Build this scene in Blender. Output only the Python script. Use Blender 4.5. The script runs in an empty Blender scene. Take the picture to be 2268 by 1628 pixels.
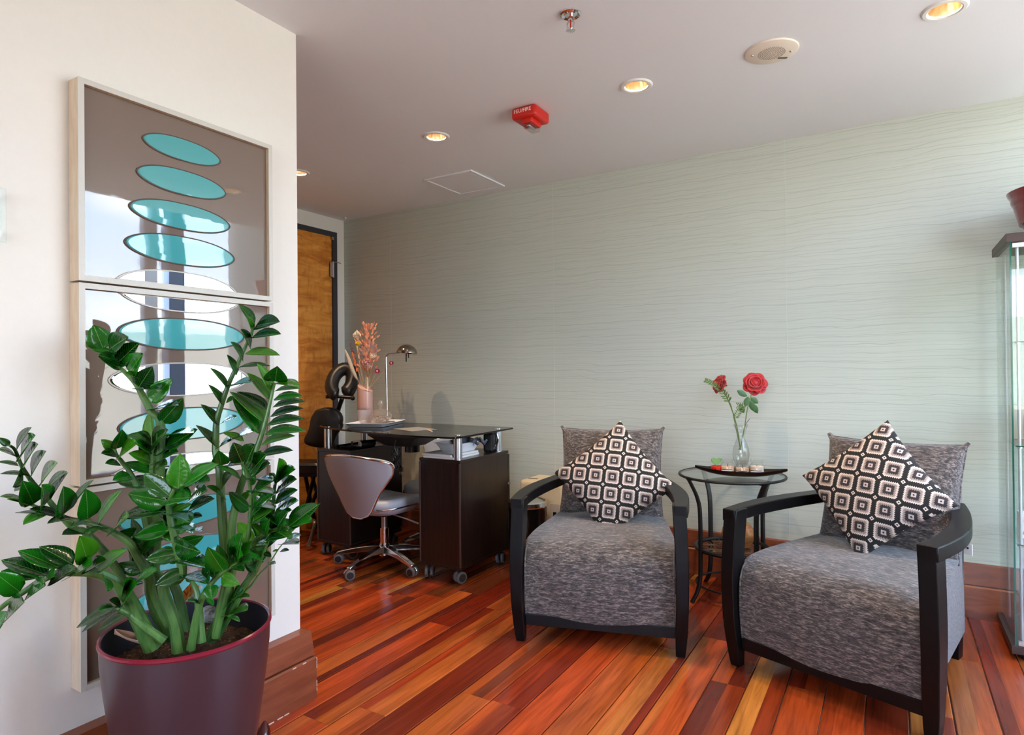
import bpy, bmesh, math, random
from mathutils import Vector, Matrix, noise
R = random.Random(7)
PI = math.pi
sc = bpy.context.scene
COL = sc.collection
# ------------------------------------------------------------------ camera
F = 1388.25; CAMZ = 1.12
_yaw, _pit, _rol = [math.radians(a) for a in (31.1467, 0.354, -0.5285)]
fw = Vector((-math.sin(_yaw) * math.cos(_pit), math.cos(_yaw) * math.cos(_pit), math.sin(_pit)))
rt = Vector((math.cos(_yaw), math.sin(_yaw), 0)); up = rt.cross(fw)
rt, up = math.cos(_rol) * rt + math.sin(_rol) * up, -math.sin(_rol) * rt + math.cos(_rol) * up
CP = Vector((0, 0, CAMZ))
cam = bpy.data.cameras.new('camera'); camo = bpy.data.objects.new('camera', cam); COL.objects.link(camo)
cam.sensor_width = 36; cam.lens = F / 2268 * 36; cam.clip_start = 0.05
camo.matrix_world = Matrix(((rt.x, up.x, -fw.x, 0), (rt.y, up.y, -fw.y, 0), (rt.z, up.z, -fw.z, CAMZ), (0, 0, 0, 1)))
sc.camera = camo
def ray(x, y): return fw + rt * ((x - 1134) / F) + up * ((814 - y) / F)
def at(x, y, d): return CP + ray(x, y) * d
def onx(x, y, X): r = ray(x, y); return CP + r * (X / r.x)
def ony(x, y, Y): r = ray(x, y); return CP + r * (Y / r.y)
def onz(x, y, z): r = ray(x, y); return CP + r * ((z - CAMZ) / r.z)
# ------------------------------------------------------------------ view
sc.view_settings.view_transform = 'Standard'; sc.view_settings.look = 'None'
sc.view_settings.gamma = 1; sc.view_settings.use_curve_mapping = False
sc.view_settings.exposure = 0.06
sc.cycles.max_bounces = 7; sc.cycles.diffuse_bounces = 3; sc.cycles.glossy_bounces = 4
sc.cycles.transparent_max_bounces = 12; sc.cycles.transmission_bounces = 8
sc.cycles.caustics_reflective = False; sc.cycles.caustics_refractive = False
sc.cycles.sample_clamp_indirect = 6.0
sc.cycles.use_denoising = True
sc.cycles.use_adaptive_sampling = True; sc.cycles.adaptive_threshold = .15
# ------------------------------------------------------------------ node helpers
def S(r, g, b):
    f = lambda c: (c / 255 / 12.92) if c / 255 <= .04045 else ((c / 255 + .055) / 1.055) ** 2.4
    return (f(r), f(g), f(b), 1)
class NT:
    def __init__(s, nt): s.nt = nt
    def n(s, t, **k):
        nd = s.nt.nodes.new(t)
        for a, v in k.items(): setattr(nd, a, v)
        return nd
    def put(s, sock, v):
        if hasattr(v, 'is_output'): s.nt.links.new(v, sock)
        elif v is not None: sock.default_value = v
    def m(s, op, a, b=None, c=None):
        nd = s.n('ShaderNodeMath', operation=op)
        s.put(nd.inputs[0], a)
        if b is not None: s.put(nd.inputs[1], b)
        if c is not None: s.put(nd.inputs[2], c)
        return nd.outputs[0]
    def mix(s, f, a, b, bt='MIX'):
        nd = s.n('ShaderNodeMix', data_type='RGBA', blend_type=bt)
        s.put(nd.inputs[0], f); s.put(nd.inputs[6], a); s.put(nd.inputs[7], b)
        return nd.outputs[2]
    def coord(s, kind='Object', scale=(1, 1, 1), rot=(0, 0, 0), loc=(0, 0, 0)):
        tc = s.n('ShaderNodeTexCoord'); mp = s.n('ShaderNodeMapping')
        mp.inputs['Scale'].default_value = scale; mp.inputs['Rotation'].default_value = rot; mp.inputs['Location'].default_value = loc
        s.nt.links.new(tc.outputs[kind], mp.inputs[0]); return mp.outputs[0]
    def noise(s, vec, scale=5, detail=3, rough=.5, dist=0):
        nd = s.n('ShaderNodeTexNoise'); s.put(nd.inputs['Vector'], vec)
        for k, v in (('Scale', scale), ('Detail', detail), ('Roughness', rough), ('Distortion', dist)): s.put(nd.inputs[k], v)
        return nd.outputs['Fac']
    def ramp(s, f, stops, interp='LINEAR'):
        nd = s.n('ShaderNodeValToRGB'); nd.color_ramp.interpolation = interp
        el = nd.color_ramp.elements
        while len(el) < len(stops): el.new(.5)
        for e, (p, c) in zip(el, stops): e.position = p; e.color = c
        s.put(nd.inputs[0], f); return nd.outputs[0]
    def sep(s, v):
        nd = s.n('ShaderNodeSeparateXYZ'); s.put(nd.inputs[0], v); return nd.outputs
    def comb(s, x, y, z):
        nd = s.n('ShaderNodeCombineXYZ'); s.put(nd.inputs[0], x); s.put(nd.inputs[1], y); s.put(nd.inputs[2], z); return nd.outputs[0]
    def bump(s, h, strength=.3, dist=.01):
        nd = s.n('ShaderNodeBump'); nd.inputs['Strength'].default_value = strength; nd.inputs['Distance'].default_value = dist
        s.put(nd.inputs['Height'], h); return nd.outputs[0]
MATS = {}
def mat(name, color=(.8, .8, .8, 1), rough=.5, metal=0, coat=0, build=None, **kw):
    if name in MATS: return MATS[name]
    m = bpy.data.materials.new(name); m.use_nodes = True; m.diffuse_color = color if not callable(color) else (.5, .5, .5, 1)
    nt = NT(m.node_tree); p = m.node_tree.nodes['Principled BSDF']
    p.inputs['Base Color'].default_value = color; p.inputs['Roughness'].default_value = rough
    p.inputs['Metallic'].default_value = metal; p.inputs['Coat Weight'].default_value = coat
    p.inputs['Coat Roughness'].default_value = kw.pop('coat_rough', .05)
    for k, v in kw.items(): p.inputs[k].default_value = v
    if build: build(nt, p)
    MATS[name] = m; return m
def mottled(c1, c2, scale=(6, 6, 6), amount=1.0, bumpv=0, detail=4):
    def f(nt, p):
        n = nt.noise(nt.coord('Object', scale), 1, detail, .6)
        nt.put(p.inputs['Base Color'], nt.ramp(n, [(.3, c1), (.7, c2)]))
        if bumpv: nt.put(p.inputs['Normal'], nt.bump(n, bumpv, .003))
    return f
def thin_glass(name, tint=(1, 1, 1, 1), rough=0.0, ior=1.45, body=None, bodyf=0.0):
    if name in MATS: return MATS[name]
    m = bpy.data.materials.new(name); m.use_nodes = True; nt = NT(m.node_tree)
    m.node_tree.nodes.remove(m.node_tree.nodes['Principled BSDF']); out = m.node_tree.nodes['Material Output']
    t = nt.n('ShaderNodeBsdfTransparent'); t.inputs[0].default_value = tint
    g = nt.n('ShaderNodeBsdfGlossy'); g.inputs['Roughness'].default_value = rough
    f0 = ((ior - 1) / (ior + 1)) ** 2; lw = nt.n('ShaderNodeLayerWeight'); lw.inputs[0].default_value = .5
    fac = nt.m('ADD', f0, nt.m('MULTIPLY', nt.m('POWER', lw.outputs['Facing'], 5.0), 1 - f0))
    mx = nt.n('ShaderNodeMixShader'); base = t.outputs[0]
    if body:
        d = nt.n('ShaderNodeBsdfDiffuse'); d.inputs[0].default_value = body
        m0 = nt.n('ShaderNodeMixShader'); m0.inputs[0].default_value = bodyf
        nt.put(m0.inputs[1], base); nt.put(m0.inputs[2], d.outputs[0]); base = m0.outputs[0]
    nt.put(mx.inputs[0], fac); nt.put(mx.inputs[1], base); nt.put(mx.inputs[2], g.outputs[0])
    nt.put(out.inputs[0], mx.outputs[0]); MATS[name] = m; return m
def emis(name, color, strength):
    if name in MATS: return MATS[name]
    return mat(name, color, .4, **{'Emission Color': color, 'Emission Strength': strength})
# ------------------------------------------------------------------ sky and light
W = bpy.data.worlds.new('world'); sc.world = W; W.use_nodes = True
nt = NT(W.node_tree); bg = W.node_tree.nodes['Background']
v = nt.n('ShaderNodeTexCoord').outputs['Generated']
x, y, z = nt.sep(v)
zz = nt.m('MAXIMUM', z, 0.02)
cl = nt.noise(nt.comb(nt.m('DIVIDE', x, nt.m('ADD', zz, .25)), nt.m('DIVIDE', y, nt.m('ADD', zz, .25)), 0), 1.4, 6, .55, .3)
blue = nt.ramp(z, [(0.0, S(225, 235, 248)), (.35, S(165, 200, 245)), (1.0, S(95, 150, 225))])
sky = nt.mix(nt.ramp(cl, [(.48, (0, 0, 0, 1)), (.72, (1, 1, 1, 1))]), blue, S(250, 250, 255))
ridge = nt.m('ADD', .03, nt.m('MULTIPLY', nt.noise(nt.comb(x, y, 0), 4, 4, .5), .05))
land = nt.mix(nt.noise(v, 18, 4, .6), S(205, 202, 198), S(168, 174, 170))
isl = nt.m('LESS_THAN', z, ridge)
colr = nt.mix(isl, sky, land)
nt.put(bg.inputs[0], colr)
SKY = 13.0
nt.put(bg.inputs[1], nt.m('SUBTRACT', SKY, nt.m('MULTIPLY', isl, SKY * .15)))
ROOM = dict(x0=-3.625, x1=1.5, y0=-2.6, y1=3.49, h=2.30, hx=.95, hh=2.75)
Y_FRONT = -2.66
def portal(name, loc, rot, sx, sy):
    l = bpy.data.lights.new(name, 'AREA'); l.shape = 'RECTANGLE'; l.size = sx; l.size_y = sy
    l.cycles.is_portal = True
    o = bpy.data.objects.new(name, l); COL.objects.link(o); o.location = loc; o.rotation_euler = rot
portal('window_portal', (1.565, 2.25, 1.51), (0, PI / 2, 0), 2.34, 2.46)
portal('window_portal', (.15, Y_FRONT, 1.42), (-PI / 2, 0, 0), 2.7, 1.62)
DL = [(-2.968, 2.50), (-1.935, 2.49), (-.89, 2.49), (.165, 2.505), (-1.1, .2), (-.1, .2), (-1.1, -1.4), (-.1, -1.4)]
# ------------------------------------------------------------------ mesh builder
class MB:
    def __init__(s): s.v = []; s.f = []
    def add(s, vs, fs):
        b = len(s.v); s.v += [Vector(v) for v in vs]; s.f += [[b + i for i in f] for f in fs]; return s
    def box(s, c, d, rz=0, M=None):
        hx, hy, hz = d[0] / 2, d[1] / 2, d[2] / 2
        vs = [Vector((sx * hx, sy * hy, sz * hz)) for sz in (-1, 1) for sy in (-1, 1) for sx in (-1, 1)]
        m = M or Matrix.Rotation(rz, 4, 'Z'); c = Vector(c)
        return s.add([m @ q + c for q in vs], [(0, 2, 3, 1), (4, 5, 7, 6), (0, 1, 5, 4), (2, 6, 7, 3), (0, 4, 6, 2), (1, 3, 7, 5)])
    def loft(s, rings, closed=True, cap=True):
        n = len(rings[0]); b = len(s.v)
        for r in rings: s.v += [Vector(q) for q in r]
        for i in range(len(rings) - 1):
            for j in range(n if closed else n - 1):
                k = (j + 1) % n
                s.f.append([b + i * n + j, b + i * n + k, b + (i + 1) * n + k, b + (i + 1) * n + j])
        if cap:
            s.f.append([b + j for j in range(n)][::-1]); s.f.append([b + (len(rings) - 1) * n + j for j in range(n)])
        return s
    def tube(s, pts, r, n=8, cap=True, flat=1.0, upv=None):
        pts = [Vector(p) for p in pts]; rs = r if isinstance(r, (list, tuple)) else [r] * len(pts)
        rings = []; ref = None
        for i, p in enumerate(pts):
            t = (pts[min(i + 1, len(pts) - 1)] - pts[max(i - 1, 0)]).normalized()
            if ref is None:
                a = Vector(upv) if upv else (Vector((0, 0, 1)) if abs(t.z) < .9 else Vector((1, 0, 0)))
                ref = (a - t * a.dot(t)).normalized()
            else: ref = (ref - t * ref.dot(t)).normalized()
            sd = t.cross(ref)
            rings.append([p + (ref * math.cos(2 * PI * k / n) * flat + sd * math.sin(2 * PI * k / n)) * rs[i] for k in range(n)])
        return s.loft(rings, True, cap)
    def lathe(s, prof, n=24, c=(0, 0, 0), M=None, cap=False):
        c = Vector(c); rings = []
        for r, z in prof:
            q = [Vector((r * math.cos(2 * PI * k / n), r * math.sin(2 * PI * k / n), z)) for k in range(n)]
            rings.append([(M @ w if M else w) + c for w in q])
        return s.loft(rings, True, cap)
    def cyl(s, c, r, h, n=20, M=None, r2=None): return s.lathe([(r, 0), (r if r2 is None else r2, h)], n, c, M, True)
    def sphere(s, c, r, n=12, m=8, sc=(1, 1, 1), M=None):
        prof = [(max(1e-4, math.sin(PI * i / m)) * r, -math.cos(PI * i / m) * r) for i in range(m + 1)]
        c = Vector(c); rings = []
        for rr, z in prof:
            q = [Vector((rr * math.cos(2 * PI * k / n) * sc[0], rr * math.sin(2 * PI * k / n) * sc[1], z * sc[2])) for k in range(n)]
            rings.append([(M @ w if M else w) + c for w in q])
        return s.loft(rings)
    def grid(s, fn, nu, nv, wrapu=False):
        b = len(s.v)
        for i in range(nv + 1):
            for j in range(nu + (0 if wrapu else 1)): s.v.append(Vector(fn(j / nu, i / nv)))
        w = nu if wrapu else nu + 1
        for i in range(nv):
            for j in range(nu):
                k = (j + 1) % w
                s.f.append([b + i * w + j, b + i * w + k, b + (i + 1) * w + k, b + (i + 1) * w + j])
        return s
    def prism(s, poly, z0, z1):
        n = len(poly); return s.loft([[(a, b, z0) for a, b in poly], [(a, b, z1) for a, b in poly]])
    def build(s, name, m, parent=None, smooth=False, world=False, bevel=0, segs=2, solid=0, sub=0, angle=35):
        me = bpy.data.meshes.new(name)
        vs = s.v
        if world and parent is not None:
            inv = root_matrix(parent).inverted(); vs = [inv @ q for q in vs]
        me.from_pydata([tuple(q) for q in vs], [], s.f)
        bm = bmesh.new(); bm.from_mesh(me); bmesh.ops.recalc_face_normals(bm, faces=bm.faces); bm.to_mesh(me); bm.free()
        me.materials.append(m)
        o = bpy.data.objects.new(name, me); COL.objects.link(o)
        if parent is not None: o.parent = parent
        if smooth:
            me.polygons.foreach_set('use_smooth', [True] * len(me.polygons))
            if smooth != 'all':
                try: me.set_sharp_from_angle(angle=math.radians(angle))
                except Exception: pass
        if solid:
            md = o.modifiers.new('s', 'SOLIDIFY'); md.thickness = solid; md.offset = 0
        if bevel:
            md = o.modifiers.new('b', 'BEVEL'); md.width = bevel; md.segments = segs; md.limit_method = 'ANGLE'; md.angle_limit = math.radians(40)
        if sub:
            md = o.modifiers.new('u', 'SUBSURF'); md.levels = sub; md.render_levels = sub
        return o
def root_matrix(o):
    while o.parent is not None: o = o.parent
    return Matrix.Translation(o.location) @ o.rotation_euler.to_matrix().to_4x4()
def thing(name, label, cat, loc=(0, 0, 0), rz=0, group=None):
    o = bpy.data.objects.new(name, None); o.empty_display_size = .05; COL.objects.link(o)
    o.location = loc; o.rotation_euler = (0, 0, rz); return tag(o, label, cat, group)
def tag(o, label, cat, group=None):
    o['label'] = label; o['category'] = cat
    if group: o['group'] = group
    return o
def struct(o): o['kind'] = 'structure'; return o
def stuff(o): o['kind'] = 'stuff'; return o
def linkcopy(o, parent=None):
    c = o.copy(); COL.objects.link(c); c.parent = parent; return c
def circle(cx, cy, r, n): return [(cx + r * math.cos(2 * PI * k / n), cy + r * math.sin(2 * PI * k / n)) for k in range(n)]
def smoothpts(pts, n=4):
    pts = [Vector(p) for p in pts]; out = []
    for i in range(len(pts) - 1):
        p0, p1, p2, p3 = pts[max(i - 1, 0)], pts[i], pts[i + 1], pts[min(i + 2, len(pts) - 1)]
        for k in range(n):
            t = k / n
            out.append(.5 * ((2 * p1) + (p2 - p0) * t + (2 * p0 - 5 * p1 + 4 * p2 - p3) * t * t + (3 * p1 - p0 - 3 * p2 + p3) * t ** 3))
    out.append(pts[-1]); return out
def lerp(a, b, t): return a + (b - a) * t
def interp(tab, x):
    for (a, b), (c, d) in zip(tab, tab[1:]):
        if x <= c: return b + (d - b) * max(0, min(1, (x - a) / (c - a)))
    return tab[-1][1]
# ------------------------------------------------------------------ materials
def wood_floor(attr):
    def f(nt, p):
        if attr: base = nt.n('ShaderNodeAttribute', attribute_name='tone').outputs['Color']; rnd = nt.sep(base)[0]
        else:
            oi = nt.n('ShaderNodeObjectInfo'); base = oi.outputs['Color']; rnd = oi.outputs['Random']
        tc = nt.n('ShaderNodeTexCoord').outputs['Object'] if attr else nt.n('ShaderNodeNewGeometry').outputs['Position']
        X, Y, Z = nt.sep(tc)
        off = nt.m('MULTIPLY', rnd, 37.0)
        g1 = nt.noise(nt.comb(nt.m('ADD', nt.m('MULTIPLY', X, 60), off), nt.m('ADD', nt.m('MULTIPLY', Y, 2.6), off), 0), 1, 5, .62, .6)
        g2 = nt.noise(nt.comb(nt.m('ADD', nt.m('MULTIPLY', X, 13), off), nt.m('ADD', nt.m('MULTIPLY', Y, 1.5), off), 3), 1, 3, .5, 1.4)
        c = nt.mix(nt.ramp(g2, [(.3, (0, 0, 0, 1)), (.72, (1, 1, 1, 1))]), nt.mix(.55, base, S(70, 22, 10)), base)
        c = nt.mix(nt.ramp(g1, [(.35, (.75, .75, .75, 1)), (.55, (0, 0, 0, 1))]), c, nt.mix(.5, c, S(60, 20, 10)))
        nt.put(p.inputs['Base Color'], c)
        nt.put(p.inputs['Roughness'], nt.m('ADD', .16, nt.m('MULTIPLY', g1, .14)))
        nt.put(p.inputs['Normal'], nt.bump(g1, .08, .001))
    return f
m_floor = mat('floor_plank_wood', rough=.22, build=wood_floor(False), **{'Specular IOR Level': .5})
m_floor_far = mat('floor_plank_wood_far', rough=.22, build=wood_floor(True))
m_sub = mat('floor_groove_glint', S(176, 150, 142), .5)  # pale tone paints in the window glint along the plank bevels
def cherry(nt, p):
    v = nt.coord('Object', (1, 1, 1)); n1 = nt.noise(nt.coord('Object', (5, 2.2, 24)), 1, 5, .6, 1.2); n2 = nt.noise(nt.coord('Object', (3, 3, 6)), 1, 3, .5, .6)
    c = nt.ramp(n1, [(.25, S(108, 50, 29)), (.55, S(140, 74, 46)), (.8, S(158, 90, 58))])
    nt.put(p.inputs['Base Color'], nt.mix(nt.ramp(n2, [(.35, (.5, .5, .5, 1)), (.6, (0, 0, 0, 1))]), c, S(100, 46, 28)))
m_cherry = mat('cherry_baseboard', rough=.3, coat=.2, build=cherry)
def plaster(c, vein=.05, sc_=60, rough=.75):
    def f(nt, p):
        n = nt.noise(nt.coord('Object', (1, 1, 1)), sc_, 3, .6)
        n2 = nt.noise(nt.coord('Object', (1, 1, 1)), 2.5, 3, .5)
        dark = tuple(q * (1 - vein * 2) for q in c[:3]) + (1,)
        nt.put(p.inputs['Base Color'], nt.mix(nt.m('MULTIPLY', nt.m('ADD', n, n2), .5), dark, c))
        nt.put(p.inputs['Normal'], nt.bump(n, .12, .002))
    return f
m_cream = mat('cream_wallcovering', rough=.6, build=plaster(S(238, 232, 223), .04))
m_ceil = mat('ceiling_paint', rough=.7, build=plaster(S(234, 234, 238), .02, 90))
m_white = mat('white_paint', S(235, 232, 228), .45)
def wallpaper(nt, p):
    X, Y, Z = nt.sep(nt.n('ShaderNodeNewGeometry').outputs['Position'])
    base = S(199, 203, 191)
    lines = None
    for k, (fr, amp, wl, th, st) in enumerate(((24, .34, 3.6, .055, .40), (39.0, .34, 4.6, .075, .32), (61, .4, 5.2, .12, .18))):
        warp = nt.noise(nt.comb(nt.m('MULTIPLY', X, wl), nt.m('MULTIPLY', Z, 3.1), 5.3 * k + 1), 1, 2.5, .45)
        w = nt.m('FRACT', nt.m('ADD', nt.m('MULTIPLY', Z, fr), nt.m('MULTIPLY', warp, amp * 4.2)))
        d = nt.m('ABSOLUTE', nt.m('SUBTRACT', w, .5))
        brk = nt.ramp(nt.noise(nt.comb(nt.m('MULTIPLY', X, 1.6), nt.m('MULTIPLY', Z, fr * .9), 9.1 * k), 1, 1, .5), [(.38, (.25, .25, .25, 1)), (.6, (1, 1, 1, 1))])
        l = nt.m('MULTIPLY', nt.m('MULTIPLY', nt.m('SUBTRACT', 1, nt.m('SMOOTH_MIN', nt.m('DIVIDE', d, th), 1, .1)), brk), st)
        l = nt.m('MAXIMUM', l, 0)
        lines = l if lines is None else nt.m('MAXIMUM', lines, l)
    weave = nt.noise(nt.comb(nt.m('MULTIPLY', X, 900), nt.m('MULTIPLY', Z, 160), 0), 1, 2, .5)
    c = nt.mix(nt.m('MULTIPLY', weave, .16), base, S(185, 190, 180))
    c = nt.mix(lines, c, S(108, 120, 112))
    nt.put(p.inputs['Base Color'], c)
    nt.put(p.inputs['Normal'], nt.bump(nt.m('SUBTRACT', 1, lines), .25, .002))
m_paper = mat('green_wavy_wallpaper', rough=.5, build=wallpaper)
m_char = mat('charcoal_frame_paint', S(52, 54, 62), .45)
def figured(nt, p):
    X, Y, Z = nt.sep(nt.n('ShaderNodeNewGeometry').outputs['Position'])
    n1 = nt.noise(nt.comb(0, nt.m('MULTIPLY', Y, 3.2), nt.m('MULTIPLY', Z, 17)), 1, 4, .6, 1.0)
    n2 = nt.noise(nt.comb(0, nt.m('MULTIPLY', Y, 26), nt.m('MULTIPLY', Z, 9)), 1, 3, .55, .6)
    c = nt.ramp(n1, [(.28, S(176, 96, 28)), (.5, S(222, 144, 58)), (.75, S(240, 170, 84))])
    nt.put(p.inputs['Base Color'], nt.mix(nt.ramp(n2, [(.3, (.55, .55, .55, 1)), (.5, (0, 0, 0, 1))]), c, S(180, 98, 30)))
m_door = mat('figured_anigre_veneer', rough=.35, build=figured)
m_steel = mat('brushed_steel', S(190, 190, 190), .3, 1)
m_chrome = mat('chrome', S(225, 225, 228), .08, 1)
m_gold = mat('amber_reflector', S(232, 206, 172), .2, 1)
m_red = mat('alarm_red_plastic', S(205, 35, 22), .35)
m_black = mat('black_satin', S(18, 17, 18), .35)
m_iron = mat('black_iron', S(16, 16, 17), .45)
def espresso(nt, p):
    n = nt.noise(nt.coord('Object', (90, 90, 5)), 1, 4, .6)
    nt.put(p.inputs['Base Color'], nt.ramp(n, [(.35, S(26, 17, 15)), (.65, S(46, 29, 24))]))
m_espresso = mat('espresso_laminate', rough=.28, build=espresso)
def wenge(nt, p):
    n = nt.noise(nt.coord('Object', (120, 120, 9)), 1, 4, .6)
    nt.put(p.inputs['Base Color'], nt.ramp(n, [(.3, S(5, 5, 6)), (.7, S(14, 12, 13))]))
    nt.put(p.inputs['Normal'], nt.bump(n, .25, .0008))
m_wenge = mat('black_stained_wood', rough=.36, build=wenge, **{'Specular IOR Level': .22})
def heather(nt, p):
    n1 = nt.noise(nt.coord('Object', (62, 300, 300)), 1, 3, .7, .4)
    n2 = nt.noise(nt.coord('Object', (26, 120, 120)), 1, 3, .6, .5)
    n = nt.m('ADD', nt.m('MULTIPLY', n1, .55), nt.m('MULTIPLY', n2, .45))
    nt.put(p.inputs['Base Color'], nt.ramp(n, [(.36, S(30, 26, 26)), (.5, S(76, 69, 67)), (.62, S(144, 131, 124))]))
    nt.put(p.inputs['Normal'], nt.bump(n1, .35, .002))
m_heather = mat('heather_grey_tweed', rough=.9, build=heather, **{'Sheen Weight': .3})
def pillowpat(nt, p):
    X, Y, Z = nt.sep(nt.coord('Object', (1, 1, 1), (0, 0, PI / 4)))
    pt = .0775
    cx = nt.m('SUBTRACT', nt.m('FRACT', nt.m('ADD', nt.m('DIVIDE', X, pt), .5)), .5); cy = nt.m('SUBTRACT', nt.m('FRACT', nt.m('ADD', nt.m('DIVIDE', Y, pt), .5)), .5)
    ax, ay = nt.m('ABSOLUTE', cx), nt.m('ABSOLUTE', cy)
    tri = lambda a: nt.m('ABSOLUTE', nt.m('SUBTRACT', nt.m('FRACT', nt.m('MULTIPLY', a, 12)), .5))
    big, small = nt.m('MAXIMUM', ax, ay), nt.m('MINIMUM', ax, ay)
    zig = nt.m('MULTIPLY', nt.m('SUBTRACT', tri(small), .25), .11)
    d0 = nt.m('MAXIMUM', nt.m('ADD', big, zig), nt.m('MULTIPLY', nt.m('ADD', ax, ay), .54))
    blk, wht, tau, drk = S(27, 24, 24), S(222, 205, 192), S(150, 132, 124), S(46, 40, 41)
    c = nt.mix(nt.m('LESS_THAN', d0, .385), blk, wht)
    c = nt.mix(nt.m('LESS_THAN', d0, .335), c, S(196, 178, 166))
    c = nt.mix(nt.m('LESS_THAN', d0, .30), c, tau)
    c = nt.mix(nt.m('LESS_THAN', d0, .225), c, drk)
    c = nt.mix(nt.m('LESS_THAN', big, .10), c, S(190, 172, 165))
    c = nt.mix(nt.m('LESS_THAN', nt.m('ADD', ax, ay), .05), c, drk)
    kx, ky = nt.m('SUBTRACT', .5, ax), nt.m('SUBTRACT', .5, ay); km = nt.m('ADD', kx, ky)
    c = nt.mix(nt.m('LESS_THAN', km, .105), c, wht); c = nt.mix(nt.m('LESS_THAN', km, .042), c, blk)
    nt.put(p.inputs['Base Color'], c)
    nt.put(p.inputs['Normal'], nt.bump(nt.noise(nt.coord('Object', (600, 600, 600)), 1, 2, .5), .2, .001))
m_pillow = mat('black_white_geometric_weave', rough=.85, build=pillowpat)
m_grey = mat('grey_leatherette', S(182, 184, 192), .42, build=lambda nt, p: nt.put(p.inputs['Normal'], nt.bump(nt.noise(nt.coord('Object', (140, 140, 140)), 1, 3, .5), .12, .001)))
m_blackleather = mat('black_leatherette', S(30, 26, 25), .38, build=lambda nt, p: nt.put(p.inputs['Normal'], nt.bump(nt.noise(nt.coord('Object', (120, 120, 120)), 1, 3, .5), .12, .001)))
m_alu = mat('satin_aluminium', S(205, 208, 212), .28, 1)
m_rubber = mat('grey_rubber', S(70, 70, 74), .5)
m_paper2 = mat('white_paper', S(236, 234, 230), .6)
m_porc = mat('white_porcelain', S(238, 238, 240), .15, coat=.4)
m_glass = thin_glass('clear_glass', (.985, .995, .99, 1))
m_gglass = thin_glass('green_edge_glass', (.955, .985, .97, 1))
m_gedge = mat('glass_edge_green', S(20, 84, 66), .1)
m_smoke = thin_glass('black_tempered_glass', (.10, .10, .10, 1), .01, 1.5, S(30, 27, 26), .65)
m_crystal = mat('cut_crystal', (1, 1, 1, 1), .03, **{'Transmission Weight': .85, 'IOR': 1.45})
def leafmat(nt, p):
    rnd = nt.n('ShaderNodeObjectInfo').outputs['Random']
    X, Y, Z = nt.sep(nt.coord('Object'))
    vein = nt.m('ABSOLUTE', nt.m('SUBTRACT', nt.m('FRACT', nt.m('MULTIPLY', nt.m('SUBTRACT', Y, nt.m('MULTIPLY', nt.m('ABSOLUTE', X), .8)), 11)), .5))
    c = nt.ramp(rnd, [(0, S(6, 50, 12)), (.4, S(10, 82, 12)), (.75, S(20, 108, 14)), (1, S(66, 124, 18))])
    mid = nt.m('LESS_THAN', nt.m('ABSOLUTE', X), .012)
    c = nt.mix(nt.m('MULTIPLY', mid, .55), c, S(120, 165, 80))
    nt.put(p.inputs['Base Color'], nt.mix(nt.ramp(vein, [(0, (.22, .22, .22, 1)), (.12, (0, 0, 0, 1))]), c, S(90, 140, 60)))
    nt.put(p.inputs['Normal'], nt.bump(nt.noise(nt.coord('Object', (4, 9, 4)), 1, 2, .5), .08, .02))
m_leaf = mat('glossy_leaf', rough=.16, build=leafmat)
m_stem = mat('green_stalk', rough=.35, build=mottled(S(44, 84, 36), S(98, 136, 66), (40, 40, 9)))
m_pot = mat('aubergine_glazed_plastic', S(62, 40, 46), .35, coat=.2, coat_rough=.3)
m_potrim = mat('burgundy_pot_rim', S(128, 30, 48), .2)
m_potin = mat('dark_pot_inside', S(32, 32, 42), .5)
m_soil = mat('potting_soil', rough=.95, build=mottled(S(26, 17, 12), S(96, 64, 40), (90, 90, 90), detail=6))
m_frame = mat('limed_oak_frame', rough=.5, build=mottled(S(196, 168, 140), S(214, 196, 172), (60, 60, 8)))
m_framef = mat('silver_leaf_frame', S(205, 200, 190), .35, build=lambda nt, p: nt.put(p.inputs['Normal'], nt.bump(nt.noise(nt.coord('Object', (30, 160, 160), (.7, 0, 0)), 1, 3, .6), .5, .002)))
wavy = lambda nt, p: nt.put(p.inputs['Normal'], nt.bump(nt.noise(nt.coord('Object', (14, 14, 14)), 1, 2, .5), .05, .004))
m_taupe = mat('taupe_gloss_lacquer', S(118, 100, 88), .03, coat=1, coat_rough=.0, build=wavy, IOR=1.55)
m_teal = mat('teal_gloss_lacquer', S(70, 160, 162), .03, coat=1, coat_rough=.0, build=wavy, IOR=1.55)
m_mirror = mat('silver_mirror', S(240, 242, 245), .0, 1)
# ------------------------------------------------------------------ the room
X0, X1, Y0, Y1, H = ROOM['x0'], ROOM['x1'], ROOM['y0'], ROOM['y1'], ROOM['h']
PX, PY = -1.76, 1.478            # face and end of the partition that carries the pictures
HX, HH = ROOM['hx'], ROOM['hh']  # the ceiling steps up beside the window
struct(MB().box(((X0 + X1) / 2, Y1 + .06, 1.394), (X1 - X0 + .24, .12, 2.812)).build('wall_back', m_paper))
struct(MB().box((X0 - .06, (Y0 + Y1) / 2, 1.394), (.12, Y1 - Y0, 2.812)).build('wall_left', m_cream))
wf = MB(); wf.box(((X0 - 1.2) / 2 - .06, Y0 - .06, 1.4), (-1.2 - X0 + .12, .12, 2.8)); wf.box(((PX + X1) / 2 + .06, Y0 - .06, .04), (X1 - PX + .12, .12, .08)); wf.box(((PX + X1) / 2 + .06, Y0 - .06, .34), (X1 - PX + .12, .12, .52)); wf.box(((PX + X1) / 2 + .06, Y0 - .06, 2.52), (X1 - PX + .12, .12, .56))
struct(wf.build('wall_front', m_cream))
struct(MB().box((PX - .08, (Y0 + PY) / 2, H / 2), (.16, PY - Y0, H)).build('wall_partition', m_cream))
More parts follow.
